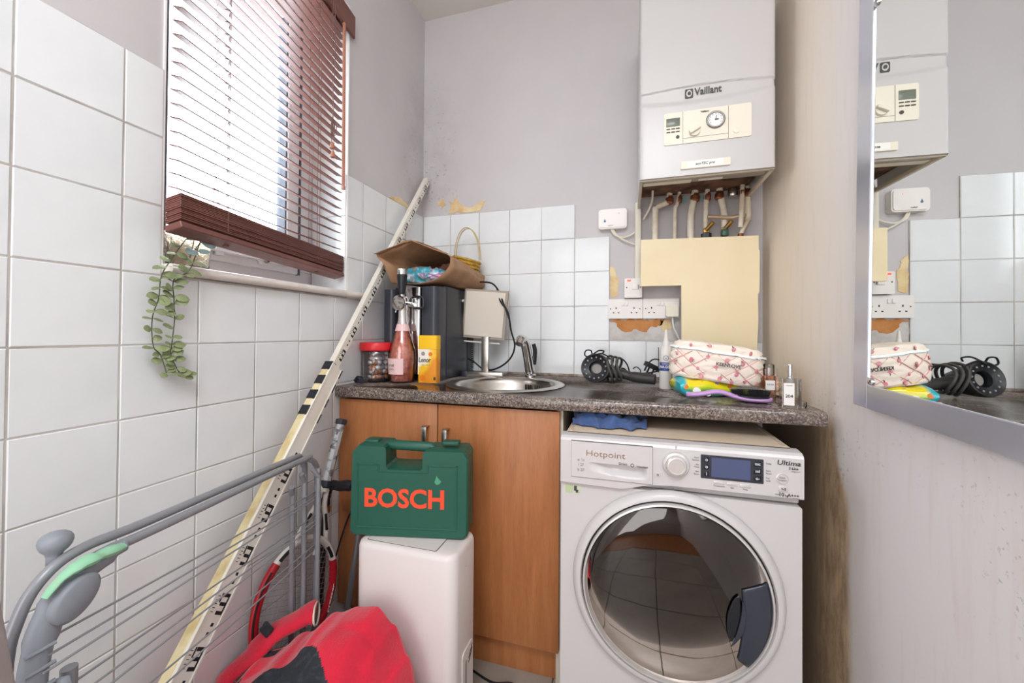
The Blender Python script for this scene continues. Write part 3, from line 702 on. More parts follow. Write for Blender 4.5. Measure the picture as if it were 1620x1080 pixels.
# dark grip segment let into the right of the door
def dome(r):
    T = [(0, .041), (.08, .0400), (.15, .0365), (.19, .0315), (.215, .025), (.2268, .018)]
    for (a, ya), (c, yc) in zip(T, T[1:]):
        if r <= c: return ya + (yc - ya) * (r - a) / (c - a)
    return .018
def dp(r, a, off): return DC + Vector((r * math.cos(a), -dome(r) - off, r * math.sin(a)))
M_['grip'] = mat('dark_grey_grip', '#383c47', .25)
def inner_r(a): return .158 + .018 * (a / .5) ** 2
b = BM(); a0, a1 = math.radians(-40), math.radians(18)
grid(b, 24, 8, lambda u, v: dp(inner_r(a0 + (a1 - a0) * u) * (1 - v) + .2262 * v, a0 + (a1 - a0) * u, .0028)); grip = obj('door_grip', b, 'grip', door, smooth=40, thick=.003)
b = BM(); grid(b, 20, 6, lambda u, v: dp(.150 + (.004 + .024 * math.sin(PI * u) ** .6) * v - .026 * math.sin(PI * u) ** .6, math.radians(-30 + 44 * u), .0052)); obj('grip_recess', b, 'black', grip, smooth=40, thick=.002)
b = BM(); grid(b, 20, 4, lambda u, v: dp(.158 + (.014 * math.sin(PI * u)) * v - .006 * math.sin(PI * u), math.radians(-34 + 44 * u), .0072)); obj('grip_lip', b, 'grip', grip, smooth=40, thick=.003)
for k, (xx, yy) in enumerate(((-.15, 1.2), (.37, 1.2), (-.15, 1.68), (.37, 1.68))):
    b = BM(); lathe(b, [(.02, 0), (.02, .012)], (xx, yy, .0003), n=12); obj('foot', b, 'black', wm)

# ------------------------------------------------------------------ boiler with its pipework
OX0, OX1, OY, OYB, OZ0, OZ1 = .034, .475, 1.537, 1.88, 1.708, 2.43
boi = thing('boiler', 'white wall-hung gas boiler with cream control panel and bare pipes below', 'boiler', ((OX0 + OX1) / 2, 1.72, OZ0))
def bf(u, v):
    x = OX0 + (OX1 - OX0) * u; z = OZ0 + (OZ1 - OZ0) * v; s = math.sin(PI * u)
    zt, zb = 2.019 + .012 * s - .004 * u, 1.984 - .014 * s + .006 * u
    y = OY
    def st(a, b, t): t = max(0, min(1, (t - a) / (b - a))); return t * t * (3 - 2 * t)
    y += .007 * st(zt + .003, zt, z) - .007 * st(zb + .010, zb - .012, z)
    r = .012; d = min(u, 1 - u) * (OX1 - OX0)
    if d < r: y += r - math.sqrt(max(0, r * r - (r - d) ** 2))
    return Vector((x, y, z))
b = BM()
us = [0, .004, .009, .016, .027] + [.027 + .946 * i / 24 for i in range(1, 24)] + [.973, .984, .991, .996, 1]
vs_ = [0] + [i / 80 for i in range(1, 16)] + [.2 + .32 * i / 70 for i in range(70)] + [.52, .6, .7, .8, .9, 1]
V = [[b.verts.new(bf(u, v)) for v in vs_] for u in us]
for i in range(len(us) - 1):
    for j in range(len(vs_) - 1): b.faces.new((V[i][j], V[i + 1][j], V[i + 1][j + 1], V[i][j + 1]))
yb = OY + .012
for x, col in ((OX0, V[0]), (OX1, V[-1])):
    back = [b.verts.new((x, OYB, v.co.z)) for v in col]
    for j in range(len(col) - 1): b.faces.new((col[j], col[j + 1], back[j + 1], back[j]))
shell = obj('front_casing', b, 'boiler_white', boi, smooth=50)
b = BM(); box(b, OX0 + .001, OX1 - .001, OY + .02, OYB, OZ1 - .01, OZ1); box(b, OX0 + .002, OX1 - .002, OYB - .01, OYB + .024, OZ0 + .05, OZ1 - .01); obj('back_plate', b, 'boiler_white', boi)
b = BM(); t = .012
box(b, OX0 + .001, OX1 - .001, OY + .011, OY + .02, OZ0 - .004, OZ0 + .012, .001); box(b, OX0 + .0005, OX0 + t, OY + .012, OYB, OZ0 - .004, OZ0 + .012, .001); box(b, OX1 - t, OX1 - .0005, OY + .012, OYB, OZ0 - .004, OZ0 + .012, .001)
obj('lower_lip', b, mat('beige_lip', '#cfc4b2', .5), boi)
b = BM(); box(b, OX0 + .013, OX1 - .013, OY + .035, OY + .085, OZ0 + .004, OZ0 + .03, .002); bar = obj('front_rail', b, mat('zinc_rail', '#a8a29a', .4, .6), boi)
b = BM(); box(b, OX0 + .016, OX0 + .185, OY + .055, OY + .084, OZ0 + .002, OZ0 + .0038); obj('rail_label', b, 'cream', bar, smooth=0)
b = BM(); box(b, OX0 + .21, OX0 + .29, OY + .058, OY + .074, OZ0 + .002, OZ0 + .0038); obj('rail_label', b, 'paper', bar, smooth=0)
b = BM(); box(b, OX0 + .012, OX1 - .012, OY + .09, OYB, OZ0 + .045, OZ0 + .05); obj('underside', b, mat('rusty_underside', '#7d5e49', .7, var=('#4c3526', 18, .4, .65)), boi)
cx = .2 * (OX0 * 3 + OX1 * 2)
b = BM(); prism(b, rrect(.175, .335, 1.729, 1.756, .003, 2), 'Y', OY - .006, OY + .006); fl = obj('flap_label', b, 'cream', boi)
b = BM(); box(b, .196, .312, OY - .0068, OY - .0058, 1.732, 1.754); obj('paper_strip', b, 'paper', fl, smooth=0); text(fl, 'ecoTEC pro', (.254, OY - .0072, 1.743), .0125, 'ink', bold=.01, shear=.2)
b = BM(); prism(b, rrect(.118, .400, 1.822, 1.938, .006, 3), 'Y', OY - .0035, OY + .004); cp = obj('control_panel', b, 'cream', boi)
b = BM(); yq = OY - .0042
for x_ in (.1815, .3285): box(b, x_ - .0008, x_ + .0008, yq, OY, 1.823, 1.937)
box(b, .182, .328, yq, OY, 1.8395, 1.841); obj('panel_seam', b, 'ink_pale', cp, smooth=0)
b = BM(); box(b, .126, .172, OY - .005, OY, 1.888, 1.918, .001); obj('lcd', b, 'lcd', cp)
for i in range(3):
    for j in range(2):
        b = BM(); box(b, .1265 + .016 * i, .1395 + .016 * i, OY - .0055, OY, 1.8775 - .0115 * j, 1.8815 - .0115 * j, .001); obj('key', b, 'ink', cp)
b = BM(); lathe(b, [(.006, 0), (.006, .002), (0, .002)], (.1645, OY - .0035, 1.848), (0, -1, 0), 16); obj('indicator', b, 'ink', cp)
b = BM(); lathe(b, [(.031, 0), (.031, .003), (.028, .006), (.0245, .006), (.0235, .003)], (.288, OY - .0035, 1.893), (0, -1, 0), 36, caps=False); gz = obj('gauge_bezel', b, mat('grey_bezel', '#8d8a86', .35, .5), cp)
b = BM(); lathe(b, [(.0242, 0), (0, .0002)], (.288, OY - .0062, 1.893), (0, -1, 0), 32); obj('gauge_face', b, 'paper', gz)
b = BM(); box(b, -.001, .001, OY - .0075, OY - .0066, -.003, .014, 0, 1, Matrix.Translation((.288, 0, 1.893)) @ Matrix.Rotation(.2, 4, 'Y')); box(b, -.003, .009, OY - .0078, OY - .0066, -.002, .002, 0, 1, Matrix.Translation((.288, 0, 1.893)))
for k in range(9):
    a = math.radians(-30 + 30 * k); x_, z_ = .288 + .019 * math.cos(a), 1.893 + .019 * math.sin(a); box(b, x_ - .0007, x_ + .0007, OY - .0072, OY - .0064, z_ - .0018, z_ + .0018)
obj('gauge_needle', b, 'ink', gz, smooth=0)
b = BM(); lathe(b, [(.019, 0), (.018, .008), (.0, .008)], (.220, OY - .0035, 1.862), (0, -1, 0), 24); box(b, -.019, .019, OY - .022, OY - .010, -.005, .005, .002, 2, Matrix.Translation((.220, 0, 1.862)) @ Matrix.Rotation(-.5, 4, 'Y')); obj('selector_knob', b, 'cream', cp)
b = BM(); lathe(b, [(.0095, 0), (.0095, .003), (0, .004)], (.353, OY - .0035, 1.846), (0, -1, 0), 20); obj('reset_button', b, 'cream', cp)
text(cp, 'Vaillant', (.253, OY - .0045, 1.9275), .0085, 'ink', bold=.02)
b = BM(); prism(b, rrect(-.0135, .0135, -.0165, .0165, .004, 3), 'Y', -.001, .001); lathe(b, [(.0095, 0), (.0095, .0008), (.0075, .0008), (.0075, 0)], (0, -.0012, 0), (0, -1, 0), 18, caps=False)
for v in b.verts: v.co += Vector((.205, OY + .0055, 2.0055))
bb = BM(); prism(bb, rrect(-.0135, .0135, -.0165, .0165, .004, 3), 'Y', OY + .0045, OY + .0065, Matrix.Translation((.203, 0, 2.004))); em = obj('emblem', bb, 'ink', boi); b.free()
bb = BM(); pts = [(.0095 * math.cos(2 * PI * i / 20), .0125 * math.sin(2 * PI * i / 20)) for i in range(20)]; prism(bb, pts, 'Y', OY + .0038, OY + .005, Matrix.Translation((.203, 0, 2.004))); obj('emblem_oval', bb, 'boiler_white', em)
text(em, 'e', (.203, OY + .0032, 2.006), .024, 'ink', bold=.03)
text(boi, 'Vaillant', (.265, OY + .0052, 2.006), .036, 'ink', bold=.022, width=.82)
M_['pipe_paint'] = mat('cream_painted_pipe', '#e4d9c6', .5, var=('#cdbb9f', 20, .5, .75))
PZ, PY = 1.40, 1.845
pipes = [([(.108, PY, PZ), (.108, PY, 1.665), (.112, PY, 1.692), (.135, PY, 1.704), (.158, PY, 1.715), (.166, PY, 1.75)], .0125), ([(.187, PY, PZ), (.188, PY, 1.66), (.196, PY, 1.70), (.206, PY, 1.752)], .0075),
         ([(.252, PY, PZ), (.250, PY, 1.62), (.254, PY, 1.67), (.268, PY, 1.752)], .0135), ([(.309, PY, 1.585), (.311, PY, 1.70), (.316, PY, 1.752)], .010), ([(.381, PY, 1.56), (.380, PY, 1.64), (.366, PY, 1.72), (.362, PY, 1.752)], .013),
         ([(.433, PY - .03, 1.577), (.436, PY - .03, 1.62), (.444, PY - .02, 1.752)], .0095), ([(.468, PY, 1.61), (.468, PY, 1.66), (.464, PY, 1.752)], .0125)]
for k, (p, r) in enumerate(pipes):
    b = BM(); tube(b, smooth_path(p, 5), r, 12); po = obj('pipe', b, 'pipe_paint', boi, smooth=60)
    e = Vector(p[-1]); b = BM(); lathe(b, [(r * 1.15, 0), (r * 1.4, .006), (r * 1.4, .022), (r * 1.1, .028), (r * 1.1, .034)], e + Vector((-.002, 0, -.046)), (.1, 0, 1), 6 if k % 2 else 12); obj('compression_nut', b, 'copper', po, smooth=20)
b = BM(); tube(b, smooth_path([(.313, PY - .02, 1.633), (.35, PY - .02, 1.628), (.40, PY - .02, 1.622), (.433, PY - .025, 1.626), (.46, PY, 1.632)], 4), .0078, 10); obj('cross_pipe', b, mat('bare_cream_copper', '#c9b193', .4, .4), boi)
b = BM(); tube(b, [(.468, PY, 1.61), (.445, PY - .01, 1.57), (.437, PY - .02, 1.55)], .0085, 10); obj('pipe', b, 'pipe_paint', boi, smooth=60)
for x_, m2, nm in ((.311, 'black', 'valve'), (.381, mat('green_valve_paint', '#2f5a48', .5, var=('#6f7a5e', 60, .5, .7)), 'valve')):
    b = BM(); tube(b, [(x_, PY, 1.60), (x_, PY, 1.55)], .009, 10); tube(b, [(x_ - .002, PY - .008, 1.578), (x_ + .022, PY - .03, 1.605)], .0085, 8); box(b, x_ - .012, x_ + .012, PY - .012, PY + .012, 1.568, 1.588, .003); vo = obj(nm, b, 'brass', boi)
    b = BM()
    if m2 == 'black':
        lathe(b, [(.012, -.012), (.021, -.010), (.021, .008), (.012, .012)], (x_, PY - .004, 1.556), (0, 0, 1), 10); obj('valve_handle', b, 'black', vo)
    else: box(b, x_ - .013, x_ + .012, PY - .02, PY + .01, 1.548, 1.578, .004); obj('valve_body', b, m2, vo)
b = BM(); tube(b, [(.437, PY - .02, 1.552), (.437, PY - .02, 1.50)], .011, 8); obj('valve', b, 'copper', boi)
b = BM(); tube(b, smooth_path([(.094, 1.80, 1.755), (.093, 1.82, 1.72), (.082, 1.86, 1.69), (.06, 1.885, 1.655)], 5), .0048, 8); obj('supply_cable', b, 'cream', boi)
b = BM(); lathe(b, [(.018, 0), (.022, .012), (.018, .03), (0, .03)], (.415, PY + .01, 1.718), (0, 0, 1), 14); obj('pressure_vessel_cap', b, 'steel', boi)
for x_ in (.226, .292):
    o = base((lambda bb: (box(bb, x_ - .020, x_ + .020, YB + .004, YB + .0058, 1.722, 1.752), obj('wall_sticker', bb, 'teal', smooth=0))[1])(BM()), (x_, YB + .005, 1.722))
    tag(o, 'pale teal sticker on the wall behind the boiler pipes, ' + ('left one of the pair' if x_ < .25 else 'right one of the pair'), 'sticker', 'teal stickers behind the pipes')
# boxing board, trunking, electrics
board = base(obj('boxing_board', prism(BM(), [(.047, 1.545), (.047, 1.344), (.209, 1.344), (.211, 1.052), (.209, CT + .002), (.488, CT + .002), (.490, 1.10), (.494, 1.20), (.4925, 1.30), (.498, 1.31), (.499, 1.475), (.495, 1.48), (.495, 1.536)], 'Y', 1.80, 1.816), 'cream_board', smooth=0), (.27, 1.81, CT))
tag(board, 'cream L-shaped board boxing in the pipes below the boiler', 'board')
b = BM(); box(b, .484, .494, 1.818, YB + .004, CT + .006, 1.52, .001); o = base(obj('batten', b, 'side_wood'), (.489, 1.86, CT + .006))
tag(o, 'pale batten behind the right edge of the cream boxing board', 'batten')
b = BM(); prism(b, rrect(.024, .050, 1.885, YB + .004, .003, 2), 'Z', 1.345, 1.735); o = base(obj('cable_trunking', b, 'cream'), (.037, 1.9, 1.345)); tag(o, 'narrow cream cable trunking beside the boxing board', 'trunking')
def faceplate(name, label, cat, x0, x1, z0, z1, group=None, d=.012):
    t = thing(name, label, cat, ((x0 + x1) / 2, YB, z0), group); b = BM(); prism(b, rrect(x0, x1, z0, z1, .004, 3), 'Y', YB - d, YB + .004)
    return t, obj('faceplate', b, 'white_plastic', t), YB - d
spur, fp, ys = faceplate('fused_spur', 'white fused switch with red neon above the double sockets', 'switch', -.022, .055, 1.302, 1.390, None, .03)
b = BM(); box(b, -.010, .006, ys - .002, ys + .001, 1.376, 1.384, .001); obj('neon', b, 'neon', spur)
b = BM(); box(b, .012, .040, ys - .004, ys + .001, 1.338, 1.362, .002); obj('fuse_carrier', b, 'white_plastic', spur)
b = BM(); box(b, .036, .041, ys - .005, ys, 1.340, 1.360); obj('carrier_slot', b, 'ink_pale', spur, smooth=0)
for x_ in (-.012, .047):
    b = BM(); lathe(b, [(.003, 0), (.003, .001), (0, .001)], (x_, ys, 1.349), (0, -1, 0), 10); obj('screw', b, 'ink', spur)
def socket(x0, label):
    t, fp, ys = faceplate('double_socket', label, 'socket', x0, x0 + .153, 1.209, 1.298, 'double sockets over the worktop', .012)
    for s, cx in ((0, x0 + .037), (1, x0 + .116)):
        b = BM(); box(b, cx - .002, cx + .002, ys - .0006, ys, 1.252, 1.261); obj('earth_hole', b, 'dark_hole', t, smooth=0)
        for dx in (-.011, .011):
            b = BM(); box(b, cx + dx - .0035, cx + dx + .0035, ys - .0006, ys, 1.233, 1.237); obj('pin_hole', b, 'dark_hole', t, smooth=0)
        sx = x0 + (.067 if s == 0 else .083)
        b = BM(); box(b, sx - .0062, sx + .0062, ys - .004, ys + .001, 1.266, 1.284, .001); obj('rocker', b, 'white_plastic', t)
    for x_ in (x0 + .012, x0 + .141):
        b = BM(); lathe(b, [(.0028, 0), (.0028, .001), (0, .001)], (x_, ys, 1.2535), (0, -1, 0), 8); obj('screw', b, 'ink', t)
    return ys
ys = socket(-.0955, 'white double wall socket with nothing plugged in'); socket(.059, 'white double wall socket with a cream plug in it')
pl = thing('mains_plug', 'cream mains plug with white lead in the right double socket', 'plug', (.18, YB - .02, 1.22))
b = BM(); prism(b, rrect(.155, .205, 1.215, 1.268, .006, 3), 'Y', YB - .045, YB - .0135); obj('plug_body', b, 'cream', pl)
b = BM(); tube(b, smooth_path([(.182, YB - .03, 1.216), (.187, YB - .035, 1.17), (.205, YB - .03, 1.13), (.225, YB - .03, 1.08), (.235, YB - .04, 1.0), (.24, YB - .05, CT + .005)], 5), .0035, 8); obj('lead', b, 'white_plastic', pl)
rec = thing('heating_receiver', 'white rounded heating receiver box on the wall left of the boiler pipes', 'receiver', (-.08, YB, 1.62))
b = BM(); prism(b, rrect(-.139, -.012, 1.622, 1.713, .014, 5), 'Y', YB - .026, YB + .006); prism(b, rrect(-.134, -.017, 1.627, 1.708, .012, 5), 'Y', YB - .030, YB - .024); obj('casing', b, 'white_plastic', rec)
b = BM(); prism(b, [(-.1155, 1.655), (-.110, 1.668), (-.1045, 1.655), (-.110, 1.651)], 'Y', YB - .0308, YB - .0298); obj('symbol', b, mat('blue_print', '#4d6d94', .5), rec, smooth=0)
text(rec, 'Vaillant', (-.085, YB - .0308, 1.636), .008, 'ink_pale')
b = BM(); lathe(b, [(.0022, 0), (.0, .001)], (-.048, YB - .030, 1.69), (0, -1, 0), 8); obj('led', b, 'neon', rec)
for dx, ez in ((0, 1.585), (.007, 1.552)):
    b = BM(); tube(b, smooth_path([(-.082 + dx, YB - .012, 1.625), (-.068 + dx, YB - .014, 1.598), (-.035, YB - .014, 1.582 - dx), (.0, YB - .012, ez + .004 if dx else 1.588), (.023, YB - .01, ez - .005 if dx else 1.602)], 5), .004, 8); obj('cable', b, 'cream', rec)

# ------------------------------------------------------------------ mirror on the right wall
mi = thing('wall_mirror', 'large silver-framed mirror hanging on the right wall', 'mirror', (.515, .75, .98))
my1, my0, mz0, mz1, fw_ = 1.124, .36, .979, 2.06, .052
MX = Matrix.Translation((.510, my1, mz0)) @ Matrix.Rotation(math.radians(1.7), 4, 'Z') @ Matrix.Rotation(math.radians(1.8), 4, 'X') @ Matrix.Translation((-.510, -my1, -mz0))
b = BM(); box(b, .508, .513, my0 + .02, my1 - fw_ + .004, mz0 + fw_ - .006, mz1 - fw_, 0, 1, MX); obj('mirror_glass', b, 'mirror', mi, smooth=0)
for args in ((my1 - fw_, my1, mz0, mz1), (my0, my1 - fw_, mz0, mz0 + fw_), (my0, my1 - fw_, mz1 - fw_, mz1), (my0, my0 + .03, mz0 + fw_, mz1 - fw_)):
    b = BM(); box(b, .504, .516, *args, .0015, 1, MX); obj('frame_strip', b, 'foil', mi)
for z_ in (1.04, 1.86):
    b = BM(); lathe(b, [(.008, 0), (.008, .003), (.005, .005), (0, .006)], MX @ Vector((.508, my1 - fw_ - .008, z_)), (-1, 0, 0), 14); obj('mirror_clip', b, 'chrome', mi)

# ------------------------------------------------------------------ things standing on the floor, left
def along(P, Q, t): return Vector(P) + (Vector(Q) - Vector(P)) * t
SB, ST = Vector((-.940, .37, .004)), Vector((-1.015, 1.88, 1.94))
staff = thing('measuring_staff', 'long cream measuring staff with black graduation marks leaning into the corner', 'staff', tuple(SB))
ax = (ST - SB).normalized(); LEN = (ST - SB).length
nf = (Vector((1, 0, 0)) - ax * ax.x).normalized(); sd = ax.cross(nf); sd = sd if sd.y > 0 else -sd   # nf: face normal, sd: across the face
def sp(t, a, n): return SB + ax * t + sd * a + nf * n
def sbox(bm, t0, t1, a0, a1, n0, n1, bev=0):
    Mx = Matrix.Identity(4)
    for i in range(3): Mx[i][0], Mx[i][1], Mx[i][2] = ax[i], sd[i], nf[i]
    Mx.translation = SB
    return box(bm, t0, t1, a0, a1, n0, n1, bev, 1, Mx)
LT = 1.285
b = BM(); sbox(b, 0, LT, -.026, .026, .0, .004); sbox(b, 0, LT, -.027, -.023, -.002, .006); sbox(b, 0, LT, .023, .027, -.002, .006); obj('lower_section', b, 'staff_face', staff, smooth=0)
b = BM(); sbox(b, .01, LT - .01, -.029, .0, -.028, -.002, .002); obj('section_back', b, 'staff_side', staff)
b = BM(); sbox(b, .9, LEN, -.017, .017, -.026, -.004, .001); obj('upper_section', b, 'staff_face', staff, smooth=0)
for k in range(4):
    b = BM(); t_ = LT - .012 - .056 * k; sbox(b, t_ - .017, t_ + .017, -.0305, -.004, -.030, .002, .002); obj('clamp_pad', b, 'black', staff)
    b = BM(); sbox(b, t_ - .020, t_ + .012, .0255, .030, -.006, .008, .001); obj('clamp_tab', b, 'black', staff)
b = BM()
def marks(t0, t1, w, n):
    t_ = t0
    while t_ < t1 - .05:
        for q in range(3): sbox(b, t_ + q * .018, t_ + q * .018 + .0075, -w * .02, w * .62, n, n + .0005)
        sbox(b, t_, t_ + .0435, w * .62, w * .78, n, n + .0005); sbox(b, t_ + .024, t_ + .0435, -w * .22, -w * .08, n, n + .0005)
        for q in range(5): sbox(b, t_ + .004 + q * .008, t_ + .0055 + q * .008, -w * .62, -w * .34, n, n + .0005)
        sbox(b, t_ + .064, t_ + .071, w * .14, w * .42, n, n + .0005); sbox(b, t_ + .082, t_ + .089, w * .14, w * .42, n, n + .0005)
        t_ += .105
marks(.05, LT - .25, .026, .004); marks(LT + .03, LEN - .02, .0165, -.004)
stuff(obj('graduation_marks', b, 'matte_black', staff, smooth=0))

# folded clothes airer leaning along the left wall
air = thing('clothes_airer', 'folded grey wire clothes airer with mint green clip leaning along the left tiles', 'airer', (-.90, .70, 0))
AR = Vector((-.952, 1.045, 0)); ad = Vector((math.sin(BA), -math.cos(BA), 0)); an = Vector((math.cos(BA), math.sin(BA), 0))
def ap(s, n, z): return AR + ad * s + an * n + Vector((0, 0, z))
AW = .675
b = BM(); tube(b, smooth_path([ap(.0, 0, .008), ap(0, 0, .3), ap(0, 0, .66), ap(.006, 0, .715), ap(.035, 0, .742), ap(.08, 0, .752), ap(.50, 0, .757), ap(.59, 0, .760), ap(.638, 0, .752), ap(.668, 0, .72), ap(.682, 0, .66), ap(.688, 0, .5), ap(.690, 0, .008)], 5), .0085, 10); obj('frame_tube', b, 'grey_tube', air, smooth=60)
b = BM(); tube(b, smooth_path([ap(.02, -.028, .008), ap(.02, -.028, .66), ap(.026, -.028, .72), ap(.05, -.026, .754), ap(.1, -.024, .760), ap(.50, -.018, .770), ap(.61, -.016, .776), ap(.662, -.016, .758), ap(.690, -.018, .71), ap(.702, -.02, .62), ap(.705, -.02, .3), ap(.705, -.02, .008)], 5), .0085, 10); obj('frame_tube', b, 'grey_tube', air, smooth=60)
for s, n_, zt in ((.028, .024, .70), (.052, -.006, .69), (.078, -.026, .66)):
    b = BM(); tube(b, smooth_path([ap(s, n_, .008), ap(s, n_, zt - .04), ap(s + .004, n_, zt - .008), ap(s + .02, n_ * .6, zt + .02)], 4), .0075, 10); obj('leg', b, 'grey_tube', air, smooth=60)
for s, n_ in ((.672, .03), (.640, -.004)):
    b = BM(); tube(b, [ap(s, n_, .008), ap(s - .004, n_, .60)], .0105, 12); obj('leg', b, 'grey_tube', air, smooth=60)
b = BM(); tube(b, smooth_path([ap(.690, .008, .56), ap(.687, .008, .64), ap(.672, .008, .70), ap(.645, .008, .735), ap(.61, .008, .752), ap(.565, .006, .757)], 5), [.017, .017, .020, .023, .021, .016, .010], 14, flat=.75); joint = obj('corner_joint', b, 'grey_plastic', air, smooth=60)
b = BM(); ctr = ap(.650, .026, .722); lathe(b, [(.0, .008), (.022, .007), (.026, .004), (.026, -.008)], (0, 0, 0), n=28, mtx=Matrix.Identity(4))
for v in b.verts:
    x, y, z = v.co; c_, s_ = math.cos(.75), math.sin(.75); x *= 1.35; x, y = x * c_ - y * s_, x * s_ + y * c_; v.co = ctr + ad * -x + Vector((0, 0, y)) + an * z
cap = obj('joint_cap', b, 'grey_plastic', joint, smooth=60)
b = BM(); tube(b, smooth_path([ap(.683, .018, .742), ap(.665, .020, .760), ap(.640, .021, .768), ap(.612, .018, .766), ap(.575, .010, .760)], 5), [.007, .008, .010, .013, .015, .011, .014, .011], 12, flat=.6); obj('mint_clip', b, 'mint', joint, smooth=40)
for k in range(3):
    b = BM(); z_ = .668 - .028 * k; tube(b, [ap(.703 - .001 * k, .016, z_), ap(.672, .024, z_ + .003)], .003, 8); obj('rib', b, 'grey_plastic', joint)
b = BM(); lathe(b, [(.008, -.02), (.009, -.006), (.011, .0), (.016, .005), (.0195, .011), (.0208, .017), (.0198, .023), (.0165, .028), (.011, .0315), (.005, .033), (0, .0333)], ap(.640, -.03, .782), (-.05, .1, 1), 28); obj('knob', b, 'grey_plastic', air, smooth=180)
for s, n_, z_ in ((.710, .0, .610), (.690, .026, .605)):
    b = BM(); lathe(b, [(.006, 0), (.006, .003), (.004, .006), (0, .006)], ap(s, n_, z_), an, 10); obj('rivet', b, 'chrome', air)
b = BM(); box(b, -.02, .02, -.006, .006, -.009, .009, .003, 2, Matrix.Translation(ap(.665, .02, .60)) @ Matrix.Rotation(-.4, 4, 'Y')); obj('hinge_link', b, 'grey_plastic', air)
for zr, zl, nl, s1 in ((.632, .668, .0, .67), (.619, .655, .02, .68), (.612, .640, .03, .69), (.557, .575, .0, .67), (.545, .562, .02, .68), (.533, .548, .03, .68), (.466, .47, .0, .67), (.452, .456, .02, .68)):
    b = BM(); tube(b, [ap(.0, .006 if nl else 0, zr), ap(.33, nl * .5, (zr + zl) / 2 - .002), ap(s1, nl, zl)], .0019, 6); obj('wire', b, 'grey_tube', air, smooth=60)
b = BM(); tube(b, [ap(.01, .012, .46), ap(.03, .012, .445)], .006, 8); obj('hinge_link', b, 'grey_plastic', air)
leg2 = base(obj('grey_board', box(BM(), -.008, .008, -.03, .03, 0, .92, .004, 2, Matrix.Translation((-.80, .386, .008)) @ Matrix.Rotation(math.radians(7.3), 4, 'X')), mat('grey_brown_board', '#8f8481', .5)), (-.80, .386, 0))
tag(leg2, 'grey-brown board edge standing left of the folded airer', 'board')

# tennis racket behind the airer
RC, RB = Vector((-.998, 1.018, .302)), Vector((-1.010, 1.228, .818))
rz = (RB - RC).normalized(); rx = Vector((.22, 1, 0)); rx = (rx - rz * rx.dot(rz)).normalized(); RL = (RB - RC).length
def rp(a, c, n=0): return RC + rx * a + rz * c + rx.cross(rz) * n
rk = thing('tennis_racket', 'red and white tennis racket standing head down beside the cabinet, worn grey grip up', 'racket', (-1.0, 1.0, .12))
def ell(t, k=1): return rp(.125 * k * math.cos(t), .170 * k * math.sin(t))
M_['racket_red'] = mat('racket_red', '#b8202a', .3)
b = BM(); tube(b, [ell(PI * .80 + PI * 1.40 * i / 50) for i in range(51)], .0115, 8, flat=1.2); obj('hoop', b, 'racket_red', rk, smooth=60)
b = BM(); tube(b, [ell(PI * .84 + PI * .5 * i / 30, 1.03) + Vector((.010, -.006, 0)) for i in range(31)], .0030, 6); obj('grommet_strip', b, 'matte_black', rk)
for sg in (1, -1):
    a0 = PI * .80 if sg > 0 else PI * .20; b = BM(); A_ = [ell(a0 - sg * PI * .24 * i / 8) for i in range(9)]
    tube(b, A_, .0105, 8, flat=1.2); tube(b, smooth_path([A_[5], rp(-sg * .040, .215), rp(-sg * .016, .27), rp(-sg * .010, .33)], 5), .0085, 8); th_ = obj('throat_arm', b, 'white_plastic', rk, smooth=60)
    b = BM(); tube(b, [p + Vector((.009, -.008, 0)) for p in A_[1:5]], .0055, 6); obj('black_flash', b, 'matte_black', th_); b = BM(); tube(b, [rp(-sg * .047, .195) + Vector((.007, -.006, 0)), rp(-sg * .028, .245) + Vector((.007, -.006, 0))], .0045, 6); obj('black_flash', b, 'matte_black', th_)
b = BM(); tube(b, [ell(PI * .36 + PI * .28 * i / 12) for i in range(13)], .0095, 8); obj('throat_bridge', b, 'white_plastic', rk)
b = BM(); tube(b, [rp(0, .31), rp(0, RL - .20)], .013, 10); obj('shaft', b, 'white_plastic', rk, smooth=60)
M_['worn_grip'] = mat('worn_grey_grip_tape', '#b4b5b6', .5, .3, var=('#5e5f62', 40, .52, .62)); gm = Matrix.Translation(rp(0, 0)) @ frame_to(rz)
b = BM(); lathe(b, [(.0165, RL - .215), (.0165, RL - .018)], gm @ Vector((0, 0, 0)), rz, 8); obj('grip', b, 'worn_grip', rk, smooth=20)
b = BM(); lathe(b, [(.0165, RL - .020), (.0195, RL - .016), (.0205, RL - .002), (.017, RL), (0, RL)], RC, rz, 8); obj('butt_cap', b, 'blue_black', rk, smooth=20)
b = BM(); lathe(b, [(.0155, RL - .235), (.0185, RL - .230), (.0185, RL - .212), (.0165, RL - .211)], RC, rz, 10); obj('grip_collar', b, 'blue_black', rk, smooth=20)
b = BM()
for i in range(-8, 9):
    a = i * .0138; h = .168 * math.sqrt(max(0, 1 - (a / .122) ** 2)); tube(b, [rp(a, -h), rp(a, h)], .0007, 4)
for i in range(-10, 11):
    c = i * .0155; h = .122 * math.sqrt(max(0, 1 - (c / .168) ** 2)); tube(b, [rp(-h, c), rp(h, c)], .0007, 4)
stuff(obj('strings', b, mat('pale_string', '#a88f90', .5), rk))
e = ell(-PI * .02) + Vector((.012, -.008, 0)); text(rk, 'Prosser', tuple(e), .026, 'paper', xdir=rz, updir=(-.75, .66, 0), bold=.02)
mf = base(obj('metal_plate', box(BM(), -1.0, -.80, 1.10, 1.225, .002, .018, .003), 'alu'), (-.9, 1.16, 0)); tag(mf, 'flat grey metal plate on the floor behind the red jacket', 'plate')

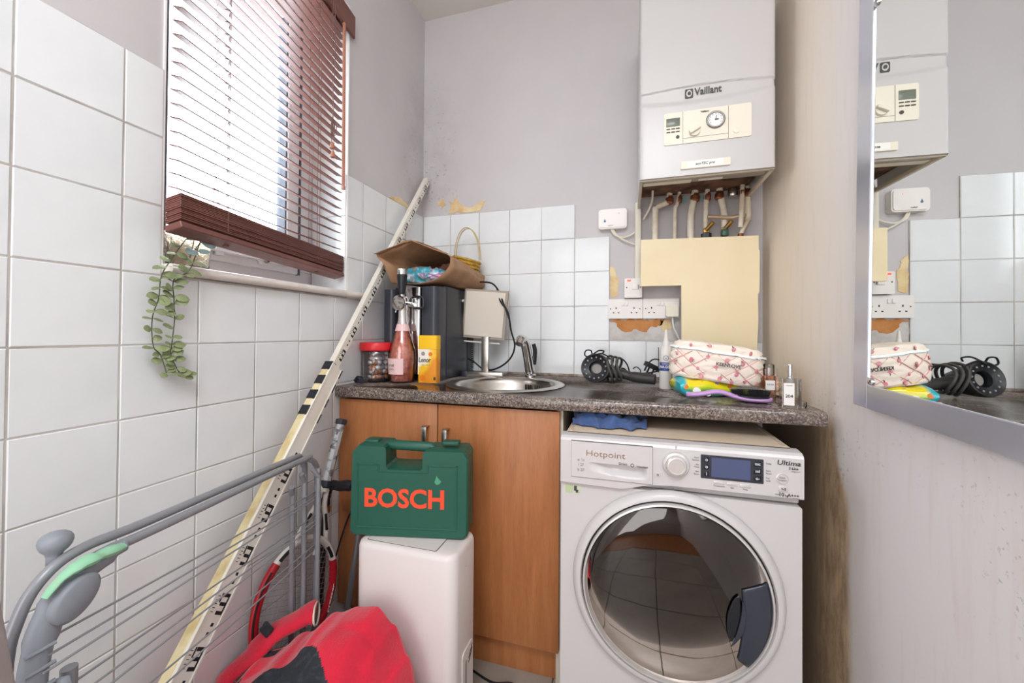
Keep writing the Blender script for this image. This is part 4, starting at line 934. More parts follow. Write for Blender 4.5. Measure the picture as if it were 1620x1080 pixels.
# walking cane, box bar, pole, cable
cane = thing('walking_cane', 'black walking cane with a gold collar and derby handle', 'cane', (-1.03, 1.14, .0))
q0, q1 = Vector((-1.020, 1.130, .02)), Vector((-1.022, 1.165, .548))
b = BM(); tube(b, [q0, q1], .0105, 12); obj('shaft', b, 'black', cane, smooth=60)
b = BM(); lathe(b, [(.0145, 0), (.0155, .004), (.0155, .018), (.0145, .022)], q1 - Vector((0, 0, .045)), (q1 - q0), 16); obj('collar', b, 'brass', cane)
b = BM(); tube(b, smooth_path([q1 + Vector((0, 0, -.018)), q1 + Vector((.0, 0, .015)), q1 + Vector((.006, 0, .04)), q1 + Vector((.03, -.004, .056)), q1 + Vector((.065, -.012, .060)), q1 + Vector((.105, -.022, .070)), q1 + Vector((.135, -.03, .072))], 5), [.014, .016, .018, .017, .015, .015, .0165, .0165, .013], 12, flat=1.1); obj('handle', b, 'matte_black', cane, smooth=60)
b = BM(); lathe(b, [(.0155, 0), (.0155, .03), (.011, .036)], (q0.x, q0.y, .001), n=14); obj('ferrule', b, 'matte_black', cane)
pole = base(obj('metal_pole', tube(BM(), [(-.952, 1.165, .006), (-.908, 1.235, .60)], .0105, 14), 'alu', smooth=60), (-.952, 1.165, 0)); tag(pole, 'plain silver metal pole leaning on the cabinet behind the green case', 'pole')
cb = base(obj('black_cable', tube(BM(), smooth_path([(-1.03, 1.22, .30), (-1.0, 1.25, .44), (-.955, 1.255, .52), (-.90, 1.24, .56), (-.86, 1.21, .56)], 6), .003, 6), 'matte_black', smooth=60), (-1.0, 1.25, .3)); tag(cb, 'thin black cable looping up behind the silver pole', 'cable')
cb2 = base(obj('black_cable', tube(BM(), smooth_path([(-.50, 1.26, .004), (-.42, 1.235, .004), (-.36, 1.25, .004), (-.30, 1.22, .004), (-.22, 1.25, .004)], 6), .0035, 6), 'matte_black', smooth=60), (-.4, 1.24, 0)); tag(cb2, 'black cable on the floor in front of the cabinet plinth', 'cable')

# dehumidifier and power tool case
HX0, HX1, HY0, HY1, HZ = -.762, -.446, .985, 1.150, .533
deh = thing('dehumidifier', 'white portable dehumidifier carrying the green tool case', 'dehumidifier', ((HX0 + HX1) / 2, (HY0 + HY1) / 2, 0))
def rr(z, ins=0): return [(x, y, z) for x, y in rrect(HX0 + ins, HX1 - ins, HY0 + ins, HY1 - ins, .032 - ins * .5, 7)]
b = BM(); L_ = [rr(.004, .004), rr(.012, 0), rr(HZ - .016, 0), rr(HZ - .005, .004), rr(HZ, .012)]; R_ = [[b.verts.new(p) for p in r] for r in L_]
for A, B in zip(R_, R_[1:]):
    for i in range(len(A)): b.faces.new((A[i], A[(i + 1) % len(A)], B[(i + 1) % len(A)], B[i]))
b.faces.new(R_[0][::-1]); b.faces.new(R_[-1])
M_['dehum'] = mat('off_white_plastic', '#ddd5d2', .4); body = obj('housing', b, 'dehum', deh, smooth=50)
b = BM(); prism(b, rrect(HX0 + .03, HX1 - .065, HY0 + .02, HY1 - .03, .006, 3), 'Z', HZ - .001, HZ + .0016); obj('top_flap', b, 'dehum', deh)
b = BM(); prism(b, rrect(HX0 + .028, HX1 - .063, HY0 + .018, HY1 - .028, .006, 3), 'Z', HZ - .001, HZ + .0005); obj('flap_gap', b, 'ink', deh, smooth=0)
b = BM(); prism(b, rrect(HY0 + .055, HY0 + .13, .09, .235, .012, 4), 'X', HX1 - .001, HX1 + .003); tank = obj('water_tank', b, 'dehum', deh)
b = BM(); prism(b, rrect(HY0 + .070, HY0 + .082, .12, .205, .004, 3), 'X', HX1 + .002, HX1 + .0045); obj('tank_grip', b, 'ink_pale', tank)
for k in range(2):
    b = BM(); prism(b, [(HY0 + .098, .20 - .012 * k), (HY0 + .124, .222 - .012 * k), (HY0 + .124, .216 - .012 * k), (HY0 + .098, .194 - .012 * k)], 'X', HX1 + .002, HX1 + .0036); obj('vent_slot', b, 'dark_hole', tank, smooth=0)
b = BM(); lathe(b, [(.003, 0), (0, .001)], (HX1 - .0005, HY0 + .08, .47), (1, 0, 0), 8); obj('screw', b, 'ink', deh)
case = thing('tool_case', 'dark green plastic power tool case with red lettering', 'tool case', (-.61, 1.07, HZ + .002))
KM = Matrix.Translation((-.795, 1.003, HZ + .002)) @ Matrix.Rotation(math.radians(12.5), 4, 'Z'); KW, KH, KD = .354, .268, .098
def sidep(r):  # outline with handle bay
    o = [(r, 0), (KW - r, 0), (KW, r), (KW, KH - .03), (KW - .012, KH - .012), (KW - .125, KH - .012), (KW - .130, KH - .016), (KW - .131, KH - .062), (KW - .137, KH - .068), (.113, KH - .068), (.106, KH - .062), (.105, KH - .008), (.10, KH - .002), (.025, KH), (.004, KH - .022), (0, r)]
    return o
def loft(out, ins, y0, y1, dep, M4):
    bm = BM(); cx_ = KW / 2; cz_ = KH / 2
    def inset(p): return (p[0] + (ins if p[0] < cx_ else -ins), p[1] + (ins if p[1] < cz_ else -ins * .6))
    Rr = [[bm.verts.new(M4 @ Vector((inset(p)[0], y0, inset(p)[1]))) for p in out], [bm.verts.new(M4 @ Vector((p[0], y0 + dep, p[1]))) for p in out], [bm.verts.new(M4 @ Vector((p[0], y1, p[1]))) for p in out]]
    for A, B in zip(Rr, Rr[1:]):
        for i in range(len(A)): bm.faces.new((A[i], A[(i + 1) % len(A)], B[(i + 1) % len(A)], B[i]))
    bm.faces.new(Rr[0][::-1]); bm.faces.new(Rr[-1]); return bm
sh = obj('front_shell', loft(sidep(.012), .004, 0, KD / 2 - .001, .006, KM), 'green_case', case, smooth=30)
obj('back_shell', loft(sidep(.012), -.0, KD / 2 + .001, KD, .001, KM), 'green_case', case, smooth=30)
b = BM(); tube(b, [KM @ Vector(p) for p in ((.090, KD / 2, KH - .020), (.10, KD / 2, KH - .009), (KW - .12, KD / 2, KH - .014), (KW - .115, KD / 2, KH - .022))], .0125, 10, flat=1.2); obj('handle', b, 'green_case', case, smooth=50)
b = BM()
for x0, x1, z0, z1 in ((.022, .085, KH - .058, KH - .053), (KW - .115, KW - .03, KH - .058, KH - .053), (.022, .027, .03, KH - .053), (KW - .035, KW - .030, .03, KH - .053), (.022, KW - .03, .025, .030), (.085, .090, KH - .074, KH - .053), (KW - .12, KW - .115, KH - .074, KH - .053), (.085, KW - .115, KH - .078, KH - .074)):
    box(b, x0, x1, -.002, .002, z0, z1, .0012, 1, KM)
obj('raised_rim', b, 'green_case', sh)
for x0, x1 in ((.028, .070), (KW - .085, KW - .035)):
    b = BM(); box(b, x0, x1, KD / 2 - .012, KD / 2 + .02, KH - .006, KH + .006, .003, 2, KM); obj('latch', b, 'green_case', case)
fx = KM.to_3x3() @ Vector((1, 0, 0)); text(sh, 'BOSCH', tuple(KM @ Vector((.166, -.0008, .112))), .075, 'red_print', xdir=fx, bold=.028, width=1.0)
b = BM(); prism(b, [(.256, .165), (.262, .185), (.266, .178), (.276, .168), (.270, .160), (.262, .158)], 'Y', -.0008, .001, KM); obj('scuff', b, mat('pale_green_scuff', '#4f9a78', .5), sh, smooth=0)

# crumpled red fleece jacket over a bag in front
jk = thing('fleece_jacket', 'crumpled red fleece jacket with charcoal panels heaped in front of the dehumidifier', 'jacket', (-.75, .85, 0))
def jz(u, v):
    # u across (0 left..1 right), v from the back ridge (0) down the front to the floor (1)
    ridge = [(0, .16), (.21, .262), (.41, .325), (.57, .392), (.68, .418), (.78, .424), (.87, .388), (.945, .315), (1, .20)]
    for (a, za), (c, zc) in zip(ridge, ridge[1:]):
        if a <= u <= c: t = (u - a) / (c - a); z = za + (zc - za) * (t * t * (3 - 2 * t)); break
    yb_ = .905 - .05 * (1 - u) ** 2
    x = -1.055 + .545 * u
    if v < .25:
        k = v / .25; return Vector((x, yb_ + .07 * (1 - k), z * (.0 + 1.0 * math.sin(k * PI / 2))))
    k = (v - .25) / .75; ang = k * PI / 2
    bulge = .20 + .16 * math.sin(PI * min(1, u * .9 + .1))
    y = yb_ - bulge * math.sin(ang) * (1 + .1 * k); zz = z * (.94 * math.cos(ang) ** .8 + .06 * (1 - k)) if k < 1 else 0
    return Vector((x + (.5 - u) * .10 * k, y, max(.004, zz)))
def jp(u, v):
    p = jz(u, v); n = Vector((.2 * (u - .5), -.6, .75)).normalized(); q = p * 7
    d = .017 * noise.noise(Vector((q.x * .9 + q.z * .9, q.y, q.z * .4))) + .014 * (abs(noise.noise(Vector((q.x * 1.6 - q.y * .6, q.y * 2.0, q.z * .9)) + Vector((3, 1, 7)))) - .25) + .005 * noise.noise(q * 2.6)
    d *= min(1, v * 6) * min(1, (1 - v) * 8 + .2)
    return p + n * d
NU, NV = 150, 150
P = [[jp(i / NU, j / NV) for j in range(NV + 1)] for i in range(NU + 1)]
def jblack(u, v):
    w = .02 * noise.noise(Vector((u * 6, v * 6, 0)))
    c = .385 + .42 * max(0, abs(u - .47) - .12) ** 1.2 * 2.4
    if v > c + w * .25 and u > .03 and u < .84: return True
    if .30 < v - .55 * (.30 - u) < .345 and u < .19: return True
    if .255 < v < .29 and .19 < u < .27: return True
    return False
for nm, mm, sel in (('red_fabric', 'red_fleece', False), ('charcoal_panel', 'black_fleece', True)):
    b = BM(); vm = {}
    def gv(i, j):
        if (i, j) not in vm: vm[(i, j)] = b.verts.new(P[i][j])
        return vm[(i, j)]
    for i in range(NU):
        for j in range(NV):
            if jblack((i + .5) / NU, (j + .5) / NV) == sel: b.faces.new((gv(i, j), gv(i + 1, j), gv(i + 1, j + 1), gv(i, j + 1)))
    obj(nm, b, mm, jk, smooth=180)
b = BM(); tube(b, smooth_path([(-1.03, .80, .20), (-.985, .86, .262), (-.935, .905, .300), (-.892, .94, .318), (-.868, .955, .322)], 5), [.03, .036, .036, .036, .038], 24, flat=.55)
for v in b.verts: q_ = v.co * 14; v.co += Vector((noise.noise(q_), noise.noise(q_ + Vector((5, 0, 0))), noise.noise(q_ + Vector((0, 5, 0))))) * .011
col_ = obj('sleeve', b, 'red_fleece', jk, smooth=180)
b = BM(); P_ = Vector((-.868, .955, .322)); D_ = Vector((.024, .015, .004)).normalized(); o1 = Vector((0, 0, 1)).cross(D_).normalized(); o2 = D_.cross(o1)
tube(b, [P_ + D_ * .002 + o1 * .039 * math.cos(t) + o2 * .024 * math.sin(t) for t in [2 * PI * i / 24 for i in range(24)]], .0026, 6, closed=True); obj('pale_binding', b, 'cream', col_)
b = BM(); box(b, -.016, .016, -.006, .006, -.016, .016, .003, 1, Matrix.Translation((-.955, .870, .318)) @ Matrix.Rotation(.6, 4, 'Y')); obj('toggle_tab', b, 'black_fleece', col_)

# ------------------------------------------------------------------ things on the worktop, left
keg = thing('beer_dispenser', 'dark blue-black countertop beer dispenser standing in the corner of the worktop', 'beer dispenser', (-.885, 1.67, CT))
kx0, kx1, ky0, ky1, kz = -1.012, -.757, 1.475, 1.872, 1.325
b = BM(); prism(b, rrect(kx0, kx1, ky0 + .09, ky1 - .07, .012, 3), 'Z', CT + .006, kz + .012); obj('body', b, 'blue_black', keg, smooth=40)
b = BM(); prism(b, rrect(kx0 + .008, kx1 - .004, ky1 - .068, ky1, .012, 3), 'Z', CT + .004, kz + .014); obj('rear_cover', b, 'blue_black', keg, smooth=40)
b = BM(); prism(b, rrect(kx0 + .178, kx1 + .002, ky0, ky0 + .10, .022, 5), 'Z', CT + .005, kz + .004); obj('front_cheek', b, 'blue_black', keg, smooth=40)
b = BM(); prism(b, rrect(kx0 - .002, kx0 + .055, ky0, ky0 + .10, .022, 5), 'Z', CT + .005, kz - .004); obj('front_cheek', b, 'blue_black', keg, smooth=40)
b = BM(); prism(b, rrect(kx0 + .056, kx0 + .177, ky0 + .03, ky0 + .10, .004, 2), 'Z', CT + .005, kz - .010); obj('front_recess', b, 'black', keg, smooth=40)
b = BM(); prism(b, rrect(kx0 + .105, kx0 + .176, ky0 + .004, ky0 + .034, .008, 3), 'Z', CT + .03, kz + .002); obj('chrome_column', b, 'chrome', keg, smooth=40)
hc = Vector((-.888, 1.425, 0))
b = BM(); tube(b, [hc + Vector((.01, .06, 1.255)), hc + Vector((.005, .0, 1.255))], .012, 12); lathe(b, [(.030, 0), (.033, .006), (.030, .014), (0, .018)], hc + Vector((-.012, .004, 1.258)), (-.2, -1, 0), 22); tube(b, [hc + Vector((0, .005, 1.255)), hc + Vector((0, .0, 1.30))], [.010, .008], 10); tap_ = obj('tap_head', b, 'chrome', keg, smooth=50)
b = BM(); lathe(b, [(.013, 0), (.0165, .02), (.020, .07), (.0205, .082)], hc + Vector((0, 0, 1.292)), n=18); obj('tap_handle', b, 'black', keg, smooth=50)
b = BM(); lathe(b, [(.0205, 0), (.0205, .022), (.018, .0235), (0, .0235)], hc + Vector((0, 0, 1.373)), n=18); obj('handle_cap', b, 'chrome', keg, smooth=50)
b = BM(); tube(b, smooth_path([(-.858, 1.455, 1.282), (-.825, 1.45, 1.285), (-.806, 1.45, 1.278), (-.804, 1.45, 1.245), (-.812, 1.45, 1.238), (-.852, 1.455, 1.238)], 4), .0045, 8); obj('side_loop', b, 'black', keg)
for k in range(16):
    b = BM(); z_ = CT + .03 + .0105 * k; box(b, kx1 - .006, kx1 + .001, ky1 - .004, ky1 + .006, z_, z_ + .0045); obj('vent_fin', b, 'black', keg, smooth=0)
# paper carrier bag lying on the dispenser
pb = thing('paper_bag', 'open brown paper bag lying on its side on top of the beer dispenser', 'bag', (-.87, 1.62, kz + .016))
zb_ = kz + .018
mouth = [(-.992, 1.400, 1.456), (-.962, 1.412, 1.411), (-.965, 1.465, 1.350), (-.955, 1.50, 1.347), (-.86, 1.485, 1.343), (-.775, 1.49, 1.358), (-.725, 1.50, 1.40), (-.712, 1.505, 1.435), (-.735, 1.51, 1.468), (-.880, 1.475, 1.526), (-.948, 1.430, 1.484)]
rear = [(-.95, 1.83, 1.46), (-.94, 1.84, 1.42), (-.92, 1.84, 1.375), (-.88, 1.85, 1.350), (-.80, 1.86, 1.346), (-.72, 1.86, 1.348), (-.69, 1.86, 1.375), (-.692, 1.855, 1.40), (-.705, 1.85, 1.43), (-.82, 1.84, 1.49), (-.90, 1.83, 1.48)]
b = BM(); mo = smooth_path(mouth, 4, closed=True); ro = smooth_path(rear, 4, closed=True); n = len(mo); rings = []
for k in range(9):
    t = k / 8; rg = []
    for i in range(n):
        p = mo[i].lerp(ro[i], t); w_ = noise.noise(Vector((i * .25, t * 3, 2))) * .008 * (1 if 0 < t else 0); p = p + Vector((w_, 0, abs(w_) if p.z < 1.36 else w_)); p.z = max(p.z, zb_ + .001 - .012 * (1 if p.x > kx1 else 0)); rg.append(b.verts.new(p))
    rings.append(rg)
for A, B in zip(rings, rings[1:]):
    for i in range(n): b.faces.new((A[i], A[(i + 1) % n], B[(i + 1) % n], B[i]))
b.faces.new(rings[-1])
obj('bag_skin', b, 'card', pb, smooth=35, thick=.0012)
def flapf(u, v):
    p = Vector((-.992, 1.400, 1.456)).lerp(Vector((-.880, 1.475, 1.526)), u / .47) if u < .47 else Vector((-.880, 1.475, 1.526)).lerp(Vector((-.735, 1.51, 1.468)), (u - .47) / .53)
    return p + Vector((.002, .02 - .045 * v * (1 - u * .6), .003 - .006 * v))
b = BM(); grid(b, 8, 4, flapf); obj('top_flap', b, 'card', pb, smooth=60, thick=.0015)
sw = thing('sweets_packet', 'crinkled clear packet of turquoise and pink sweets inside the paper bag', 'packet', (-.87, 1.60, 1.35))
def sweet_mat():
    m = mat('printed_foil_wrapper', '#4a9fb8', .18, coat=.6, bump=(30, .8)); nt = m.node_tree; p = nt.nodes['Principled BSDF']
    v = ntex(nt, coord(nt), 16, 3, .5, .6); c = ramp(nt, v, [(.32, lin('#d98a4a')), (.40, lin('#3f9fb4')), (.50, lin('#5fb4c8')), (.56, lin('#cfd8de')), (.62, lin('#8d6fa8')), (.68, lin('#d98fb0'))]); nt.links.new(c, p.inputs['Base Color']); return m
M_['sweets'] = sweet_mat(); M_['pink_wrap'] = mat('reddish_brown_wrapper', '#9a6a5c', .3, var=('#6f4650', 14, .4, .65), bump=(30, .8))
def blob(c, r, seed, amp=.25, n=22, m=12, fr=2.2, flo=None):
    bm = BM(); c = Vector(c)
    prof = []
    rings = []
    for j in range(m + 1):
        th = PI * j / m; rg = []
        for i in range(n if 0 < j < m else 1):
            ph = 2 * PI * i / n; d = Vector((math.sin(th) * math.cos(ph), math.sin(th) * math.sin(ph), math.cos(th))); k = 1 + amp * noise.noise(d * fr + Vector((seed, seed * 1.7, 0)))
            p = c + Vector((d.x * r[0] * k, d.y * r[1] * k, d.z * r[2] * k))
            if flo is not None: p.z = max(p.z, flo)
            rg.append(bm.verts.new(p))
        rings.append(rg)
    for A, B in zip(rings, rings[1:]):
        for i in range(n):
            k = (i + 1) % n
            if len(A) == 1: bm.faces.new((A[0], B[i], B[k]))
            elif len(B) == 1: bm.faces.new((A[i], B[0], A[k]))
            else: bm.faces.new((A[i], B[i], B[k], A[k]))
    return bm
obj('packet_body', blob((-.905, 1.60, 1.385), (.085, .07, .046), 3, .35, 40, 24, 3, 1.352), 'sweets', sw, smooth=60)
obj('packet_end', blob((-.815, 1.60, 1.385), (.055, .06, .036), 8, .3, 30, 18, 3, 1.353), 'sweets', sw, smooth=60)
o = base(obj('wrapped_snack', blob((-.795, 1.68, 1.41), (.075, .04, .045), 5, .35, 30, 18, 3, 1.354), 'pink_wrap', smooth=60), (-.795, 1.68, 1.354)); tag(o, 'reddish-brown wrapper behind the turquoise packet inside the paper bag', 'packet')
# straw basket behind
bk = thing('wicker_basket', 'small yellow straw basket with a tall hoop handle behind the paper bag', 'basket', (-.775, 1.84, 1.40))
bc = Vector((-.770, 1.815, 0))
b = BM(); lathe(b, [(0, 1.402), (.046, 1.402), (.056, 1.45), (.068, 1.502), (.066, 1.502), (.052, 1.45), (.043, 1.406), (0, 1.406)], bc, n=30, caps=False)
for v in b.verts: v.co.x += .010 * (v.co.z - 1.45) * 2; v.co.z += -.25 * (v.co.x - bc.x) if v.co.z > 1.42 else 0
obj('weave', b, 'wicker', bk, smooth=50)
for k in range(6):
    b = BM(); z_ = 1.415 + .016 * k; r_ = .0475 + .022 * k / 5.2
    tube(b, [(bc.x + r_ * math.cos(t) + .02 * (z_ - 1.45), bc.y + r_ * math.sin(t), z_ - .25 * r_ * math.cos(t) + .002 * math.sin(6 * t + k)) for t in [2 * PI * i / 30 for i in range(30)]], .0045, 6, closed=True); obj('woven_band', b, 'wicker', bk, smooth=60)
for dy in (-.010, .010):
    b = BM(); tube(b, [(bc.x + .066 * math.cos(t) * -1 + .004, bc.y + dy, 1.505 + .150 * math.sin(t) + .010 * math.cos(t)) for t in [PI * i / 24 for i in range(25)]], .0026, 6); obj('hoop', b, mat('pale_cane', '#cdb98a', .6), bk, smooth=60)
# jar, bottle, freshener, glass stopper
jar = thing('plastic_jar', 'clear plastic jar with a red screw lid and wrapped sweets inside', 'jar', (-1.012, 1.43, CT))
jc = Vector((-1.005, 1.43, CT))
b = BM(); lathe(b, [(0, .002), (.056, .002), (.062, .008), (.0635, .03), (.062, .032), (.0635, .034), (.0635, .065), (.062, .067), (.0635, .069), (.0635, .10), (.062, .102), (.0635, .104), (.062, .122), (.056, .130), (.054, .134)], jc, n=32, caps=False); obj('jar_body', b, 'clear', jar, smooth=50)
for k in range(10):
    b = BM(); a = 2 * PI * k / 10; box(b, .0632, .0645, -.0012, .0012, .010, .118, 0, 1, Matrix.Translation(jc) @ Matrix.Rotation(a, 4, 'Z')); obj('moulded_rib', b, 'clear', jar, smooth=0)
b = BM(); lathe(b, [(.064, .128), (.068, .130), (.069, .134), (.069, .158), (.066, .162), (0, .162)], jc, n=40); obj('lid', b, 'red_plastic', jar, smooth=50)
M_['sweet_a'] = mat('orange_brown_sweet', '#b8794f', .5, vary_obj=.4); M_['sweet_b'] = mat('silver_wrapper', '#dcdbe0', .35, .2)
for k in range(38):
    a = k * 2.4; r_ = .010 + .036 * ((k * .618) % 1); z_ = .018 + .0195 * (k // 7)
    o = obj('sweet', blob(jc + Vector((r_ * math.cos(a), r_ * math.sin(a), z_ + .002)), (.0125, .0125, .0105), k, .3, 10, 6), 'sweet_a' if (k * 7) % 10 < (7 if k < 16 else 2) else 'sweet_b', smooth=60)
    c_ = jc + Vector((r_ * math.cos(a), r_ * math.sin(a), z_ - .008)); base(o, c_); brown_ = o.data.materials[0].name.startswith('orange')
    tag(o, 'orange-brown wrapped sweet in the red-lidded jar' if brown_ else 'silver-wrapped sweet in the red-lidded jar', 'sweet', 'orange-brown sweets in the red-lidded jar' if brown_ else 'silver sweets in the red-lidded jar')
bt = thing('wine_bottle', 'pink wine bottle with textured glass and pale label beside the red-lidded jar', 'bottle', (-.895, 1.44, CT))
wc = Vector((-.893, 1.44, CT)); M_['rose_glass'] = thin('textured_pink_glass', '#f3cfc4', .12, .12); M_['bottle_neck'] = mat('silver_pink_foil', '#d9d2cf', .25, .6, bump=(60, .4))
b = BM(); lathe(b, [(0, .004), (.048, .003), (.052, .010), (.053, .05), (.056, .10), (.053, .13), (.040, .175), (.028, .215), (.019, .245), (.0175, .255)], wc, n=36, caps=False); obj('glass_body', b, 'rose_glass', bt, smooth=60)
b = BM(); lathe(b, [(0, .008), (.044, .008), (.049, .05), (.052, .10), (.049, .128), (.037, .168), (.030, .195), (.022, .225), (0, .226)], wc, n=28); obj('wine', b, mat('rose_wine', '#e8b8a8', .12, coat=.6, var=('#c58a7e', 55, .42, .62), bump=(70, 1.0)), bt, smooth=60)
b = BM(); lathe(b, [(.0245, .232), (.0202, .246), (.0185, .252), (.0168, .27), (.0168, .315), (.019, .322), (.019, .345), (.016, .352), (0, .354)], wc, n=24, caps=False); nk = obj('foil_neck', b, 'bottle_neck', bt, smooth=60)
b = BM(); lathe(b, [(.0305, .210), (.0278, .220), (.0232, .238)], wc, n=24, caps=False); obj('neck_band', b, 'pink_label', bt, smooth=60)
b = BM(); lathe(b, [(.0205, .322), (.022, .33), (.0205, .345)], wc, n=16, caps=False); tube(b, [wc + Vector((.019, -.004, .325)), wc + Vector((.024, -.006, .295))], .002, 6); tube(b, [wc + Vector((-.019, -.006, .325)), wc + Vector((-.026, -.012, .285))], .003, 6); obj('wire_cage', b, 'chrome', nk)
b = BM(); nn = 18
V = [[b.verts.new(wc + Vector((r_ * math.cos(a), r_ * math.sin(a), z_))) for a in [math.radians(-152 + 98 * i / nn) for i in range(nn + 1)]] for z_, r_ in ((.036, .0536), (.06, .0550), (.10, .0572))]
for A, B in zip(V, V[1:]):
    for i in range(nn): b.faces.new((A[i], A[i + 1], B[i + 1], B[i]))
lab = obj('label', b, 'pink_label', bt, smooth=60); text(lab, 'ROSÉ', tuple(wc + Vector((-.014, -.0565, .072))), .012, 'ink_pale', xdir=(1, -.2, 0)); text(lab, 'spumante', tuple(wc + Vector((-.014, -.0560, .059))), .007, 'ink_pale', xdir=(1, -.2, 0))
fr = thing('air_freshener', 'yellow and white freshener carton with sunflower print beside the pink bottle', 'carton', (-.785, 1.44, CT))
FM = Matrix.Translation((-.826, 1.447, CT + .0005)) @ Matrix.Rotation(math.radians(3), 4, 'Z')
def lenor():
    m = mat('yellow_white_print', '#f5efe2', .35); nt = m.node_tree; p = nt.nodes['Principled BSDF']; t = N(nt, 'TexCoord'); x = N(nt, 'SeparateXYZ'); nt.links.new(t.outputs['Object'], x.inputs[0])
    v = ntex(nt, coord(nt), 28, 2); d = op(nt, 'ADD', rng(nt, x.outputs[2], .115, .02), rng(nt, x.outputs[0], -.03, .05)); c = ramp(nt, op(nt, 'ADD', op(nt, 'MULTIPLY', d, .55), op(nt, 'MULTIPLY', v, .35)), [(.40, lin('#f5efe2')), (.52, lin('#f8d766')), (.66, lin('#f3b51c')), (.80, lin('#e8921a'))]); nt.links.new(c, p.inputs['Base Color']); return m
M_['lenor'] = lenor()
b = BM(); prism(b, rrect(0, .082, 0, .045, .008, 4), 'Z', 0, .136, FM); obj('carton', b, 'lenor', fr, smooth=40)
b = BM(); prism(b, rrect(-.0005, .0825, -.0005, .0455, .008, 4), 'Z', .1365, .192, FM); obj('yellow_cap', b, 'yellow', fr, smooth=40)
fx = FM.to_3x3() @ Vector((1, 0, 0)); text(fr, 'Lenor', tuple(FM @ Vector((.030, -.0006, .092))), .027, 'ink', xdir=fx, bold=.02, shear=.15, width=.82)
text(fr, 'crease releaser', tuple(FM @ Vector((.036, -.0006, .073))), .006, 'ink_pale', xdir=fx)
M_['orange_flower'] = mat('orange_flower_print', '#e87f1c', .4)
for x_, z_, r_ in ((.056, .116, .010), (.022, .020, .015), (.024, .060, .013)):
    b = BM(); pts = [((r_ * (.72 + .28 * (i % 2))) * math.cos(2 * PI * i / 20), (r_ * (.72 + .28 * (i % 2))) * math.sin(2 * PI * i / 20)) for i in range(20)]; prism(b, pts, 'Y', -.0008, .0002, FM @ Matrix.Translation((x_, 0, z_))); obj('printed_flower', b, 'orange_flower' if r_ != .013 else 'yellow', fr, smooth=0)
b = BM(); lathe(b, [(.0085, 0), (.0085, .0006), (0, .0006)], FM @ Vector((.024, -.0004, .118)), (0, -1, 0), 16); obj('printed_badge', b, 'ink_pale', fr)
b = BM(); box(b, .070, .079, -.0007, .0002, .012, .024, 0, 1, FM); obj('printed_icon', b, 'ink', fr, smooth=0)
gs = base(obj('dark_ornament', blob((-1.020, 1.335, CT + .0165), (.022, .016, .016), 2, .5, 9, 6, 3), glass('dark_faceted', '#51506a', .05), smooth=0), (-1.020, 1.335, CT)); tag(gs, 'small dark faceted glass ornament at the left end of the worktop', 'ornament')
# lamp panel on a stand
lp = thing('panel_lamp', 'cream flat panel lamp on a metal stand behind the round sink', 'lamp', (-.63, 1.74, CT))
LM4 = Matrix.Translation((-.740, 1.735, 1.343)) @ Matrix.Rotation(math.radians(6), 4, 'Z') @ Matrix.Rotation(math.radians(7), 4, 'Y') @ Matrix.Rotation(math.radians(4), 4, 'X')
pts = [(0, 0), (.198, .014), (.201, -.215), (.012, -.218)]
b = BM(); prism(b, [(-.004, .004), (.204, .014), (.210, -.216), (.006, -.226)], 'Y', .002, .026, LM4); obj('back_case', b, mat('beige_grey_case', '#a59a8d', .5), lp, smooth=0)
b = BM(); prism(b, [(.006, -.005), (.194, .004), (.199, -.206), (.015, -.214)], 'Y', -.003, .003, LM4); obj('diffuser', b, mat('cream_diffuser', '#d9cfc2', .45), lp, smooth=0)
b = BM(); tube(b, smooth_path([LM4 @ Vector((-.006, .012, -.055)), LM4 @ Vector((-.014, .012, -.062)), LM4 @ Vector((-.006, .012, -.235)), LM4 @ Vector((.004, .012, -.245)), LM4 @ Vector((.19, .012, -.236))], 3), .0035, 6); obj('wire_bracket', b, 'white_plastic', lp)
b = BM(); lathe(b, [(.007, 0), (.007, .006), (0, .008)], LM4 @ Vector((-.006, .004, -.055)), (-1, -.3, 0), 12); obj('pivot', b, 'white_plastic', lp)
b = BM(); box(b, -.662, -.628, 1.742, 1.760, CT + .02, 1.12, .001); obj('post', b, 'steel', lp)
b = BM(); box(b, -.717, -.545, 1.700, 1.775, CT + .0005, CT + .026, .002); obj('base', b, 'steel', lp)
b = BM(); box(b, -.7445, -.716, 1.702, 1.774, CT + .0005, CT + .027, .002); obj('base_end', b, 'blue_black', lp)
b = BM(); tube(b, smooth_path([(-.70, 1.80, 1.385), (-.63, 1.79, 1.375), (-.585, 1.77, 1.33), (-.555, 1.745, 1.27), (-.532, 1.745, 1.225), (-.520, 1.75, 1.15), (-.505, 1.76, 1.08), (-.53, 1.77, 1.02), (-.59, 1.78, .975), (-.66, 1.79, .962), (-.72, 1.79, 1.0), (-.752, 1.80, 1.012)], 6), .0042, 8); obj('cord', b, 'matte_black', lp, smooth=60)
b = BM(); tube(b, smooth_path([(-.60, 1.778, 1.35), (-.575, 1.75, 1.29), (-.545, 1.742, 1.25), (-.527, 1.744, 1.20)], 6), .0038, 8); obj('cord', b, 'matte_black', lp, smooth=60)

